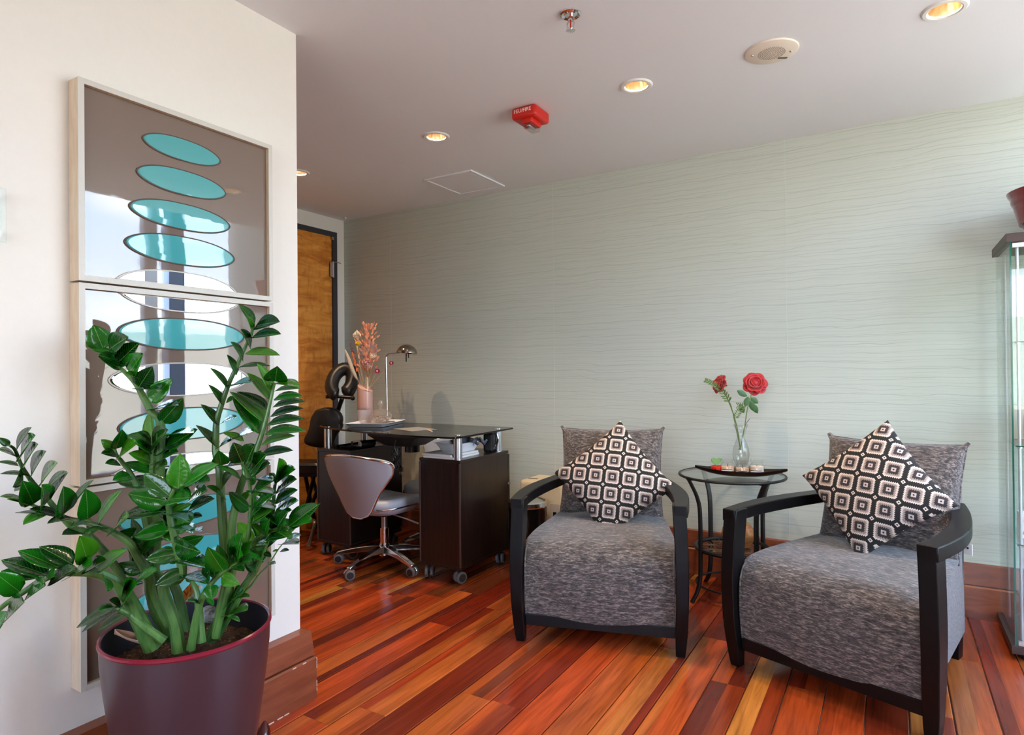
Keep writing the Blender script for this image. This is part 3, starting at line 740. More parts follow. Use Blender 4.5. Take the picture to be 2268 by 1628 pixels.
def caster(par, xx, yy, r, ang, ztop, hood=False):
    M = Matrix.Translation((xx, yy, r)) @ Matrix.Rotation(ang, 4, 'Z')
    c = MB()
    c.lathe([(.007, 0), (.007, ztop - r - .002)], 10, M @ Vector((.0, 0, 0)), None, True)
    c.box(M @ Vector((0, 0, r * .55)), (.026, .02, r * .7), ang)
    c = c.build('caster_bracket', m_iron if not hood else m_chrome, par, True, world=True)
    for s_ in (-1, 1):
        Mx = (Matrix.Rotation(ang, 4, 'Z') @ Matrix.Rotation(PI / 2, 4, 'Y')).to_3x3().to_4x4()
        cc = M @ Vector((s_ * .015 - .008, 0, 0))
        MB().lathe([(.001, 0), (r * .7, 0), (r * .78, -.001), (r, .002), (r, .014), (r * .78, .017), (r * .7, .016), (.001, .016)], 24, cc, Mx).build('caster_wheel', mat('wheel_grey', S(120, 120, 122), .4), c, True, world=True)
        MB().lathe([(.001, -.0015), (r * .68, -.0015), (r * .68, .0175), (.001, .0175)], 20, cc, Mx).build('wheel_hub', mat('wheel_hub_dark', S(48, 46, 50), .5), c, True, world=True)
    if hood:
        pts = [M @ Vector((0, r * 1.12 * math.cos(a_), r * 1.12 * math.sin(a_))) for a_ in [PI * k / 10 for k in range(1, 10)]]
        MB().tube(pts, .004, 6, True, 1.0).build('caster_hood', m_chrome, c, True, world=True)
cabinet(-2.208, -1.934, 2.665, 3.15, True)
cabinet(-3.050, -2.765, 2.700, 3.15, True)
for xx, yy in ((-1.972, 2.70), (-3.012, 2.755), (-1.972, 3.10), (-3.0, 3.06)):
    p_ = MB().cyl((xx, yy, .655), .0235, GZ - .012 - .655, 24).build('glass_support_post', m_alu, t, True, world=True)
    MB().cyl((xx, yy, GZ - .0005), .02, .002, 20).build('post_cap', m_chrome, p_, True, world=True)
# extraction box hung under the glass, cord with plug
ex = MB(); ex.loft([[(-2.72, 2.78, .772), (-2.33, 2.78, .772), (-2.33, 3.08, .772), (-2.72, 3.08, .772)], [(-2.71, 2.79, .74), (-2.34, 2.79, .74), (-2.34, 3.07, .74), (-2.71, 3.07, .74)], [(-2.62, 2.84, .68), (-2.43, 2.84, .68), (-2.43, 3.0, .68), (-2.62, 3.0, .68)]])
ex = ex.build('dust_extractor', mat('grey_black_plastic', S(44, 42, 42), .4), t, False, world=True, bevel=.006)
MB().cyl((-2.48, 2.93, .64), .045, .04, 20).build('outlet_collar', m_black, ex, True, world=True)
cd = at(874, 985, 3.62)
pts = smoothpts([at(877, 975, 3.6), at(874, 992, 3.6), at(880, 1008, 3.6), at(868, 1003, 3.6), at(876, 1015, 3.6), at(870, 1030, 3.6), at(868, 1040, 3.6)], 5)
crd = MB().tube(pts, .004, 6).build('power_cord', m_black, t, True, world=True)
for q in range(4):
    b0 = at(869 + q * 5, 1012, 3.6 + q * .01)
    MB().tube(smoothpts([b0 + Vector((0, 0, .05)), b0 + Vector((.008 * (q - 1.5), .0, .02)), b0 + Vector((-.006 * (q - 1.5), 0, -.02)), b0 + Vector((.012 * (q - 1.5), 0, -.06)), at(866 + q * 6, 1034 + q * 2, 3.6)], 4), .0042, 6).build('cord_loop', m_black, crd, True, world=True)
pg = MB(); e_ = at(888, 1040, 3.6); pg.box(e_, (.022, .02, .026), .4); pg.build('plug', m_black, crd, world=True, bevel=.003)
pg = MB()
for s_ in (-1, 1): pg.box(e_ + Vector((s_ * .006, 0, -.02)), (.003, .006, .016))
pg.build('plug_prong', mat('brass', S(215, 180, 110), .25, 1), crd, world=True)
# ------------------------------------------------------------------ things on the desk
def obj1(name, mb, m, label, cat, smooth=False, bevel=0, group=None, **k):
    return tag(mb.build(name, m, None, smooth, bevel=bevel, **k), label, cat, group)
obj1('paper_sheet', MB().box((-2.40, 2.86, GZ + .0012), (.21, .17, .0015), -.35), mat('grey_paper', S(150, 146, 142), .5), 'thin grey sheet lying on the black glass desk top', 'paper')
obj1('nail_file', MB().box((-2.27, 2.83, GZ + .002), (.012, .14, .003), .9), mat('sand_file', S(210, 185, 160), .8), 'thin beige nail file at the edge of the grey sheet', 'nail file')
# white tray
tc_ = Vector((-2.82, 2.985, GZ)); tr = .32
def rrect(hx, hy, r, z, n=5):
    out = []
    for cx, cy, a0 in ((hx - r, hy - r, 0), (-hx + r, hy - r, PI / 2), (-hx + r, -hy + r, PI), (hx - r, -hy + r, 1.5 * PI)):
        for k in range(n + 1):
            a = a0 + PI / 2 * k / n; out.append((cx + r * math.cos(a), cy + r * math.sin(a), z))
    return out
def onto(mb, c, rz):
    M = Matrix.Translation(c) @ Matrix.Rotation(rz, 4, 'Z'); mb.v = [M @ q for q in mb.v]; return mb
mb = MB().loft([rrect(.115, .155, .02, .003), rrect(.118, .158, .02, .0025), rrect(.135, .175, .028, .020), rrect(.140, .18, .03, .022), rrect(.136, .176, .028, .0225), rrect(.118, .158, .02, .008), rrect(.05, .08, .02, .007)])
obj1('serving_tray', onto(mb, tc_, tr), m_porc, 'white porcelain rectangular tray on the desk', 'tray', True)
# vase with pink sand
vb = Vector((-3.02, 3.09, GZ + .0005)); vd = (vb - CP).dot(fw)
t = thing('glass_vase', 'clear cylinder vase filled with pink sand, holding dried flowers', 'vase', vb)
MB().lathe([(.001, .0), (.053, .0), (.0535, .002), (.0535, .305), (.0505, .305), (.0505, .006), (.001, .006)], 36).build('glass', m_glass, t, True)
sand = MB(); sand.grid(lambda u, v_: ((.0498 * (v_ if v_ < .99 else .998)) * math.cos(2 * PI * u), .0498 * (v_ if v_ < .99 else .998) * math.sin(2 * PI * u), .232 + .026 * -math.cos(2 * PI * u) * v_ + .006 * noise.noise(Vector((u * 5, v_ * 5, 1)))), 36, 8, True)
sand.lathe([(.0498, .2), (.0498, .008), (.001, .008)], 36)
n_ = 36; sand.loft([[(.0498 * math.cos(2 * PI * k / n_), .0498 * math.sin(2 * PI * k / n_), .2) for k in range(n_)], [(.0498 * math.cos(2 * PI * k / n_), .0498 * math.sin(2 * PI * k / n_), .232 - .026 * math.cos(2 * PI * k / n_)) for k in range(n_)]], True, False)
sand.build('pink_sand', mat('pink_sand', rough=.9, build=mottled(S(228, 168, 156), S(244, 192, 182), (300, 300, 300))), t, True)
m_straw = mat('dried_straw', S(196, 160, 112), .8)
def dstem(name, label, x_, y_, dd=0.0, fx=0):
    """a dried stem from the sand to pixel (x_, y_) of the photograph's bouquet"""
    tip = at(x_, y_, vd + dd); base = vb + Vector((fx * .02, .01 * fx, .215))
    th_ = thing(name, label, 'dried flower', base, 0, 'dried flowers in the pink vase')
    mid = base.lerp(tip, .55) + Vector((0, 0, .01))
    MB().tube(smoothpts([base - Vector((0, 0, .05)), base, mid, tip], 4), .0018, 6).build('stem', m_straw, th_, True, world=True)
    return th_, tip, (tip - base).normalized()
leafm = MB().grid(lambda u, v_: ((2 * u - 1) * .5 * math.sin(PI * min(.999, v_)) ** .8, v_, .08 * (1 - (2 * u - 1) ** 2)), 2, 5)
def leafy(mb, p, dr, nrm, ln, wd):
    dr = dr.normalized(); s_ = dr.cross(nrm).normalized(); n2 = s_.cross(dr)
    mb.add([p + s_ * q.x * wd + dr * q.y * ln + n2 * q.z * wd for q in leafm.v], leafm.f)
th_, tip, d0 = dstem('dried_branch', 'peach dried leafy branch, tallest in the pink vase', 815, 722, 0, .3)
b0 = th_.location
mb = MB()
for k in range(210):
    f_ = .28 + .72 * (k / 210); p = b0.lerp(tip, f_); sp = .075 * math.sin(PI * min(1, (f_ - .2) * 1.1)) ** .7
    a = R.uniform(0, 2 * PI); off = Vector((math.cos(a), math.sin(a), R.uniform(-.3, .5))) * R.uniform(0, sp)
    leafy(mb, p + off, off + Vector((0, 0, .05)), Vector((R.uniform(-1, 1), -1, R.uniform(-1, 1))), .032, .013)
stuff(mb.build('peach_leaves', mat('peach_leaf', S(246, 172, 140), .8), th_, False, world=True))
th_, tip, d0 = dstem('dried_branch', 'small coral dried sprig low on the right of the vase mouth', 822, 800, -.02, .8)
mb = MB(); b0 = th_.location
for k in range(44):
    p = b0.lerp(tip, R.uniform(.2, 1.0)); a = R.uniform(0, 6.28); off = Vector((math.cos(a), math.sin(a), .2)) * R.uniform(0, .035)
    leafy(mb, p + off, off + Vector((0, 0, .02)), Vector((R.uniform(-1, 1), -1, R.uniform(-1, 1))), .02, .008)
stuff(mb.build('coral_leaves', mat('coral_leaf', S(230, 138, 106), .8), th_, False, world=True))
th_, tip, d0 = dstem('honesty_pod', 'translucent pale pink papery seed pod behind the peach branch', 818, 776, .03, .4)
mb = MB(); sd = rt; n_ = 24
mb.loft([[tip + rt * (.052 * s_ * math.cos(2 * PI * k / n_)) + Vector((0, 0, .075 * s_ * math.sin(2 * PI * k / n_))) + fw * o_ for k in range(n_)] for s_, o_ in ((.98, -.0006), (1, 0), (.98, .0006))])
mb.build('pod_disc', thin_glass('papery_pod', (.95, .86, .84, 1), .4, 1.2, S(235, 200, 195), .35), th_, False, world=True)
th_, tip, d0 = dstem('bleached_bunch', 'cream bleached grass bunch with spiky heads, upper left of vase', 789, 760, .01, -.4)
mb = MB(); b0 = th_.location
for k in range(9):
    q = at(783 + k * 1.9, 735 + abs(k - 4) * 2, vd + R.uniform(-.02, .02)); mb.tube([b0.lerp(tip, .3), tip + (q - tip) * .2, q], .0016, 5); mb.sphere(q, .006, 6, 4, (1, 1, 2.2))
mb.build('spiky_heads', mat('cream_dry', S(240, 228, 205), .8), th_, True, world=True)
th_, tip, d0 = dstem('billy_button', 'round yellow dried flower head on the left of the bouquet', 792, 761, -.03, -.2)
MB().sphere(tip, .017, 14, 10, (1, 1, .9)).build('flower_head', mat('mustard_yellow', rough=.9, build=mottled(S(196, 140, 10), S(250, 206, 40), (300, 300, 300), bumpv=.8)), th_, True, world=True)
th_, tip, d0 = dstem('dried_spike', 'purple dried flower spike leaning left in the vase', 777, 762, .0, -.6)
mb = MB(); b0 = th_.location
for k in range(46):
    f_ = R.uniform(.48, 1); a = R.uniform(0, 6.28); mb.sphere(b0.lerp(tip, f_) + Vector((math.cos(a), math.sin(a), 0)) * .014 * (1.15 - f_), .0055, 6, 4)
stuff(mb.build('spike_florets', mat('dusty_purple', S(128, 84, 98), .9), th_, True, world=True))
th_, tip, d0 = dstem('dried_spike', 'orange dried flower spike leaning left below the purple one', 780, 782, -.02, -.5)
mb = MB(); b0 = th_.location
for k in range(40):
    f_ = R.uniform(.5, 1); a = R.uniform(0, 6.28); mb.sphere(b0.lerp(tip, f_) + Vector((math.cos(a), math.sin(a), 0)) * .010 * (1.1 - f_), .005, 6, 4, (1, 1, 1.6))
stuff(mb.build('spike_florets', mat('burnt_orange', S(226, 122, 50), .9), th_, True, world=True))
th_, tip, d0 = dstem('pampas_plume', 'beige fluffy grass plume leaning far left in front of the headrest', 763, 772, -.02, -1)
b0 = th_.location
MB().tube(smoothpts([b0.lerp(tip, .25), b0.lerp(tip, .5) + Vector((0, 0, -.012)), b0.lerp(tip, .8), tip], 4), [.004, .006, .009, .0115, .0125, .013, .0125, .012, .010, .008, .006, .004, .0015], 10).build('plume', mat('pampas_beige', rough=1, build=mottled(S(196, 172, 146), S(226, 208, 184), (200, 200, 60), bumpv=1)), th_, True, world=True)
th_, tip, d0 = dstem('statice_cluster', 'dusty pink cluster of tiny dried flowers at the bouquet centre', 811, 803, -.03, .1)
mb = MB()
for k in range(60):
    q = Vector((R.gauss(0, 1), R.gauss(0, 1), R.gauss(0, 1))).normalized() * .024; mb.sphere(tip + q, .005, 6, 4)
stuff(mb.build('tiny_flowers', mat('dusty_pink', rough=.9, build=mottled(S(190, 120, 120), S(235, 190, 184), (400, 400, 400))), th_, True, world=True))
def straw(label, x_, y_, col, r_, fx, dd=-.02, dx=0):
    th_, tip, d0 = dstem('strawflower', label, x_, y_, dd, fx)
    mb = MB()
    for lay in range(3):
        for k in range(10):
            a = 2 * PI * k / 10 + lay * .3; dv = (rt * math.cos(a) + Vector((0, 0, 1)) * math.sin(a) * .7 - fw * (.3 + .5 * lay)).normalized()
            leafy(mb, tip + dv * .002, dv, -fw, r_ * (1 - .2 * lay), r_ * .42)
    mb.build('petals', mat('straw_' + label[:5], col, .7), th_, False, world=True); MB().sphere(tip - fw * .008, r_ * .35, 10, 6).build('flower_centre', mat('straw_centre', S(240, 200, 200), .9), th_, True, world=True)
straw('cream papery flower right of the bouquet centre', 824, 788, S(240, 222, 190), .022, .5)
straw('ivory papery flower just above the vase mouth', 818, 812, S(244, 232, 215), .014, .3)
straw('magenta papery flower hanging right of the vase', 836, 822, S(178, 38, 88), .020, .9)
straw('crimson papery flower on a long stem behind the lamp pole', 867, 804, S(160, 24, 70), .016, 1)
# ribbed glass jar and crystal candy dish on the tray
jb = onz(807, 936, GZ + .009); t = thing('ribbed_jar', 'clear ribbed glass jar on the left of the white tray', 'jar', jb)
pr_ = [(.001, 0), (.045, 0)]
for k in range(14): pr_ += [(.046, .004 + k * .0055), (.0475, .0065 + k * .0055)]
pr_ += [(.046, .084), (.043, .084), (.043, .006), (.001, .006)]
MB().lathe(pr_, 32).build('jar_body', thin_glass('frosted_ribbed', (.95, .93, .95, 1), .12, 1.5, S(235, 228, 235), .25), t, True, angle=20)
MB().lathe([(.001, .086), (.047, .086), (.048, .090), (.046, .094), (.001, .095)], 32).build('lid', m_glass, t, True)
bw = onz(850, 936, GZ + .009) + Vector((.02, -.05, 0)); t = thing('candy_dish', 'lidded cut crystal candy dish with dark sweets on the tray', 'candy dish', bw)
def facets(prof, n, amp):
    mb = MB(); rings = []
    for r_, z_ in prof: rings.append([((r_ * (1 + amp * (k % 2))) * math.cos(2 * PI * k / n), (r_ * (1 + amp * (k % 2))) * math.sin(2 * PI * k / n), z_) for k in range(n)])
    return mb.loft(rings, True, True)
m_cr = thin_glass('cut_crystal_thin', (.92, .88, .86, 1), .03, 1.9, S(235, 222, 215), .16)
facets([(.035, 0), (.040, .004), (.062, .025), (.07, .05), (.066, .05), (.058, .028), (.034, .008)], 32, .04).build('bowl', m_cr, t)
facets([(.072, .051), (.066, .06), (.05, .078), (.028, .09), (.012, .094), (.008, .10)], 32, .03).build('lid', m_cr, t)
MB().lathe([(.006, .098), (.009, .104), (.017, .118), (.019, .130), (.015, .144), (.006, .150), (.001, .151)], 18).build('lid_knob', m_cr, t, True)
for k in range(34):
    a = R.uniform(0, 6.28); r_ = R.uniform(0, .05); z_ = .014 + R.uniform(0, .03)
    if k < 26 or True:
        o = MB().box((r_ * math.cos(a), r_ * math.sin(a), z_ + .004), (.017, .012, .009), a).build('sweet', mat(('sweet_brown', 'sweet_gold', 'sweet_dark')[k % 3], (S(70, 30, 22), S(205, 150, 80), S(40, 24, 40))[k % 3], .3), t, bevel=.002)
# lamp
lb_ = onz(858, 935, GZ); lb_ = Vector((-2.88, 3.15, GZ)); ld = (lb_ - CP).dot(fw)
t = thing('desk_lamp', 'chrome desk lamp with a domed shade and bent arm', 'lamp', lb_)
MB().lathe([(.001, .014), (.06, .013), (.068, .008), (.07, 0), (.001, 0)], 32).build('base', m_chrome, t, True)
tp = at(855, 800, ld); e1 = at(858, 784, ld); e2 = at(872, 782, ld); e3 = at(885, 781, ld)
MB().tube(smoothpts([lb_, lb_.lerp(tp, .5), tp, at(856, 789, ld), e1 + (e2 - e1) * .25, e2, e3], 5), .007, 12).build('pole', m_chrome, t, True, world=True)
hc = at(901, 783, ld); M = Matrix.Rotation(math.radians(6), 4, fw)
prof = [(.068 * math.cos(a), .060 * math.sin(a)) for a in [PI / 2 * k / 10 for k in range(11)]]
prof = [(max(.001, a), b) for a, b in prof]
sh = MB().lathe(prof, 32, hc, M).build('shade', mat('gunmetal_chrome', S(168, 158, 148), .12, 1), t, True, world=True, solid=.0025)
MB().sphere(hc + Vector((0, 0, .02)), .018, 12, 8).build('bulb', mat('opal_bulb', S(235, 230, 220), .4), sh, True, world=True)
hd = MB(); hd.cyl(hc + Vector((-.005, 0, -.055)), .0045, .065, 8); hd.cyl(hc + Vector((.006, .01, -.03)), .003, .03, 8)
hd.build('handle', m_black, sh, True, world=True)
# left cabinet: dark tray with bottles
tz = .655; t0 = onz(781, 998, tz)
mb = MB().loft([rrect(.08, .12, .02, .001), rrect(.085, .125, .022, .001), rrect(.095, .135, .025, .016), rrect(.091, .131, .024, .016), rrect(.081, .121, .02, .004), rrect(.04, .05, .02, .004)])
obj1('black_tray', onto(mb, Vector((-2.872, 2.89, tz)), .0), m_black, 'shallow black tray of bottles on the left desk cabinet', 'tray', True)
def bottle(label, px_, py_, r_, ln, m_, capm, ang, z_=None):
    p = onz(px_, py_, tz + .005 + r_)
    t = thing('lotion_bottle', label, 'bottle', p, ang, 'bottles lying in the black tray')
    M = Matrix.Rotation(PI / 2, 4, 'Y')
    MB().lathe([(.001, 0), (r_ * .95, 0), (r_, .004), (r_, ln * .75), (r_ * .5, ln * .85), (r_ * .5, ln * .88)], 18, (0, 0, 0), M).build('body', m_, t, True)
    MB().cyl((-.001, 0, 0), r_ * .92, .0012, 18, M).build('base_disc', m_porc if r_ != .021 else m_black, t, True)
    MB().lathe([(r_ * .55, ln * .86), (r_ * .55, ln), (.001, ln)], 16, (0, 0, 0), M).build('cap', capm, t, True)
bottle('dark bottle with white round base lying in the black tray', 797, 984, .022, .15, m_black, m_white, 1.35)
bottle('clear glass pump bottle lying leftmost in the black tray', 780, 984, .021, .14, thin_glass('bottle_clear', (.9, .9, .9, 1)), m_black, 1.2)
bottle('white tube with flat cap lying in the middle of the black tray', 816, 983, .016, .15, mat('blush_tube', S(206, 178, 166), .4), m_white, 1.45)
bottle('pale tube with flat cap lying rightmost in the black tray', 832, 983, .017, .15, mat('pale_tube', S(222, 218, 215), .4), m_white, 1.5)
o = MB().tube([(0, 0, 0), (.10, 0, 0)], .004, 8).build('black_pen', m_black, None, True); o.location = onz(752, 990, tz + .012); o.rotation_euler = (0, 0, .7); tag(o, 'thin black pen at the left of the black tray', 'pen')
# right cabinet: books and white basin
for k, (dz, dx, lb, rz_) in enumerate(((0, 0, 'lower of two white booklets under the white basin', .02), (.012, -.008, 'upper of two white booklets under the white basin', -.03))):
    b = tag(MB().box((0, 0, .0055), (.20, .25, .011), 0).build('booklet', m_paper2, None, bevel=.001), lb, 'booklet', 'white booklets on the right cabinet')
    b.location = (-2.088 + dx, 2.80, .655 + dz); b.rotation_euler = (0, 0, rz_)
    MB().box((0, 0, .0113), (.198, .248, .0008)).build('cover', mat('cover_grey', S(205, 200, 196), .4), b)
mb = MB().loft([rrect(.060, .075, .012, .0), rrect(.062, .077, .012, .001), rrect(.080, .115, .018, .048), rrect(.086, .122, .02, .049), rrect(.084, .12, .02, .051), rrect(.077, .112, .018, .050), rrect(.059, .073, .012, .004), rrect(.02, .02, .01, .004)])
bs = obj1('plastic_basin', onto(mb, Vector((-2.085, 2.86, .678)), .0), m_porc, 'white plastic basin holding grey cloths on the right cabinet', 'basin', True)
cl_ = MB()
for k in range(5):
    M = Matrix.Translation((-2.06 + R.uniform(-.04, .04), 2.88 + k * .02, .727))
    cl_.grid(lambda u, v_, k=k: M @ Vector(((u - .5) * .11, (v_ - .5) * .05, .022 * math.sin(u * 9 + k) * math.sin(v_ * 5 + k) + .012 * noise.noise(Vector((u * 4, v_ * 4, k))))), 12, 6)
obj1('grey_cloth', cl_, mat('slate_cloth', S(92, 98, 108), .95), 'crumpled slate grey cloths in the white basin', 'cloth', True, solid=.002)
t = thing('hand_lamp', 'small black device with a chrome handle behind the white basin', 'device', (-2.0, 3.05, .655))
MB().box((0, 0, .055), (.06, .07, .11), .3).build('body', m_black, t, bevel=.012); MB().tube(smoothpts([(.03, 0, .02), (.05, .01, .06), (.045, .01, .105), (.02, 0, .118)], 4), .005, 8).build('handle', m_chrome, t, True)
# ------------------------------------------------------------------ swivel stools
def stool(label, loc, rz, base_rot=0, lift=0, rb=.295):
    t = thing('swivel_stool', label, 'stool', loc, rz, 'grey swivel stools')
    rr = Matrix.Rotation(base_rot, 3, 'Z')
    MB().lathe([(.001, .13), (.03, .13), (.034, .10), (.036, .065), (.028, .055), (.001, .055)], 24).build('base_hub', m_chrome, t, True)
    for k in range(5):
        a = 2 * PI * k / 5 + base_rot; d = Vector((math.cos(a), math.sin(a), 0)); s_ = Vector((-math.sin(a), math.cos(a), 0))
        rings = []
        for i in range(9):
            f_ = i / 8; p = d * lerp(.02, rb, f_); zt = .118 - .05 * f_ ** 1.6 + .0; hw_ = lerp(.024, .016, f_); th = lerp(.040, .020, f_)
            rings.append([p - s_ * hw_ + Vector((0, 0, zt - th)), p + s_ * hw_ + Vector((0, 0, zt - th)), p + s_ * hw_ * .8 + Vector((0, 0, zt)), p - s_ * hw_ * .8 + Vector((0, 0, zt))])
        leg = MB().loft(rings).build('base_leg', m_chrome, t, True, bevel=.004)
        q = root_matrix(t) @ (d * (rb - .01)); caster(t, q.x, q.y, .027, a + rz + .9 + k, .062, True)
    MB().cyl((0, 0, .12), .026, .10, 20).build('gas_lift_sleeve', m_chrome, t, True); MB().cyl((0, 0, .2), .017, .10, 16).build('gas_lift_rod', m_steel, t, True)
    MB().box((0, 0, .31), (.13, .15, .02)).build('seat_plate', m_black, t, bevel=.004)
    lv = MB().tube([(.03, .02, .30), (.10, .08, .265), (.19, .15, .215)], .005, 8).build('lever', m_steel, t, True)
    MB().tube([(.155, .122, .236), (.195, .155, .212)], .009, 10).build('lever_grip', m_black, lv, True)
    Z0 = .325 + lift
    # saddle seat
    n_ = 40; out = []
    for k in range(n_):
        a = 2 * PI * k / n_; c_, q_ = math.cos(a), math.sin(a)
        r_ = 1 / ((abs(c_) ** 3 + abs(q_) ** 3) ** (1 / 3)); out.append((c_ * r_ * .195, q_ * r_ * .19))
    def ring(s_, z_, sag): return [(x_ * s_, y_ * s_, z_ + sag * ((x_ / .2) ** 2 * .9 + (.5 if y_ < -.1 else .0) * ((y_ + .1) / .1) ** 2)) for x_, y_ in out]
    MB().loft([ring(.55, Z0 - .012, .0), ring(.86, Z0 - .004, .01), ring(.97, Z0 + .015, .022), ring(1.0, Z0 + .035, .028), ring(.985, Z0 + .052, .03), ring(.92, Z0 + .064, .03), ring(.7, Z0 + .062, .028), ring(.35, Z0 + .058, .026), ring(.05, Z0 + .056, .02)]).build('seat', m_grey, t, True, angle=70)
    rg = ring(1.005, Z0 + .022, .026); MB().tube([Vector(q) for q in rg] + [Vector(rg[0])], .0055, 8, False).build('seat_trim', m_chrome, t, True)
    # winged backrest
    hw_t = [(0, .03), (.05, .075), (.12, .10), (.25, .128), (.42, .165), (.58, .212), (.72, .25), (.84, .262), (.93, .25), (.98, .225), (1, .195)]
    def bp(a, f_):
        hw_ = interp(hw_t, f_); x_ = a * hw_; z_ = .315 + .355 * f_ - .018 * (a * a) * (f_ > .85) * (f_ - .85) / .15
        y_ = -.215 - .055 * f_ + 1.35 * x_ * x_ + .02 * math.cos(f_ * 3)
        return Vector((x_, y_, z_))
    bk = MB().grid(lambda u, v_: bp(2 * u - 1, v_), 18, 22).build('backrest', m_grey, t, 'all', solid=.032)
    bk.modifiers.new('b', 'BEVEL').width = .008
    edge = [bp(-1, i / 16) for i in range(17)] + [bp(-1 + 2 * i / 10, 1) for i in range(1, 10)] + [bp(1, 1 - i / 16) for i in range(17)] + [bp(1 - 2 * i / 6, 0) for i in range(1, 7)]
    def out_(p): return p + Vector((p.x * .03, -.012, .0))
    MB().tube([out_(q) for q in edge], .0055, 8, False).build('backrest_trim', m_chrome, bk, True)
    MB().loft([[(-.04, -.1, .315), (.04, -.1, .315), (.04, -.1, .328), (-.04, -.1, .328)], [(-.03, -.21, .335), (.03, -.21, .335), (.03, -.195, .35), (-.03, -.195, .35)]]).build('back_bracket', m_black, t)
    return t
stool('grey leatherette swivel stool with winged back, pulled up to the desk', (-2.53, 2.735, 0), math.radians(-2), math.radians(-86), .0)
stool('grey swivel stool on the far side of the desk, mostly hidden by the right cabinet', (-2.50, 3.20, 0), PI, .942, .0, .22)
# ------------------------------------------------------------------ massage chair
t = thing('massage_chair', 'black padded folding massage chair with ring shaped face cradle by the door', 'massage chair', (-3.3, 3.0, 0))
pts = []; rs = []; n_ = 28
for k in range(n_ + 1):
    a = math.radians(-118 + 22) - math.radians(316) * k / n_
    u_, w_ = 33 * math.sin(-a - PI), 22 * math.cos(a)
    a = math.radians(285) - math.radians(330) * k / n_
    ex_, ey_ = 21 * math.cos(a), 31 * math.sin(a); tl = math.radians(-28)
    pts.append(at(758 + ex_ * math.cos(tl) - ey_ * math.sin(tl), 846 - (ex_ * math.sin(tl) + ey_ * math.cos(tl)), 4.30 + .05 * math.sin(a))); rs.append(.046 if 0 < k < n_ else .022)
MB().tube(pts, rs, 12, True, 1.0).build('face_cradle', m_blackleather, t, 'all', world=True)
pl = MB(); pl.tube([at(742, 872, 4.28), at(758, 882, 4.26), at(780, 876, 4.28)], .008, 6); pl.tube([at(779, 880, 4.28), at(788, 868, 4.3)], .006, 6); pl.build('cradle_plate', m_alu, t, True, world=True)
MB().tube([at(722, 879, 4.25), at(745, 878, 4.25), at(782, 881, 4.25)], .012, 10).build('cradle_clamp', m_iron, t, True, world=True)
for q in (738, 781): MB().sphere(at(q, 882, 4.24), .016, 10, 8).build('clamp_knob', m_black, t, True, world=True)
MB().tube([at(758, 882, 4.29), at(750, 905, 4.36), at(742, 935, 4.39), at(735, 1010, 4.37)], .016, 10, True, .6).build('cradle_post', m_iron, t, True, world=True)
# chest pad
def padfn(pts2, d0, d1, th):
    c_ = Vector((0, 0, 0)); f3 = [at(a, b, d0) for a, b in pts2]; cen = sum(f3, Vector()) / len(f3)
    rings = []
    for s_, o_ in ((.86, -th), (.97, -th * .7), (1, 0), (.97, th * .7), (.86, th)): rings.append([cen + (q - cen) * s_ + fw * o_ for q in f3])
    return MB().loft(rings)
padfn([(q.x, q.y) for q in smoothpts([(700, 908, 0), (722, 902, 0), (745, 905, 0), (759, 922, 0), (757, 945, 0), (745, 968, 0), (735, 990, 0), (708, 992, 0), (680, 985, 0), (675, 972, 0), (685, 950, 0), (690, 925, 0), (700, 908, 0)], 3)][:-1], 4.3, 4.3, .035).build('chest_pad', m_blackleather, t, 'all', world=True)
st_ = Vector((-3.44, 2.86, .50))
MB().loft([rrect(.17, .11, .05, z_, 6) if s_ == 1 else rrect(.17 * s_, .11 * s_, .05, z_, 6) for s_, z_ in ((.9, -.035), (1, -.025), (1, .02), (.9, .035), (.4, .038))]).build('seat_pad', m_blackleather, t, True)
sp = bpy.data.objects['seat_pad']; M = Matrix.Translation(Vector((-.06, -.14, .50))) @ Matrix.Rotation(.5, 4, 'Z'); sp.data.transform(M)
MB().box((-.06, -.14, .455), (.30, .19, .02), .5).build('seat_board', m_iron, t)
def bar(nm, a, b, r_=.014): MB().tube([a, a.lerp(b, .5), b], r_, 8, True, .7).build(nm, m_iron, t, True, world=True)
bar('strut', at(698, 1045, 4.15), at(672, 1150, 4.15)); bar('strut', at(690, 1050, 4.3), at(715, 1140, 4.2)); bar('strut', at(735, 1000, 4.2), at(690, 1120, 4.15))
MB().tube(smoothpts([at(668, 1148, 4.1), at(690, 1152, 4.05), at(697, 1160, 4.0), at(690, 1190, 3.98), at(682, 1210, 3.96)], 4), .013, 10).build('foot_bar', mat('bronze_tube', S(120, 104, 92), .35, .6), t, True, world=True)
MB().box((-.05, .18, .02), (.4, .05, .03), .2).build('rear_foot', m_iron, t, bevel=.01)
MB().tube([(-.22, .1, .03), (-.1, -.1, .46)], .014, 8).build('strut', m_iron, t, True)
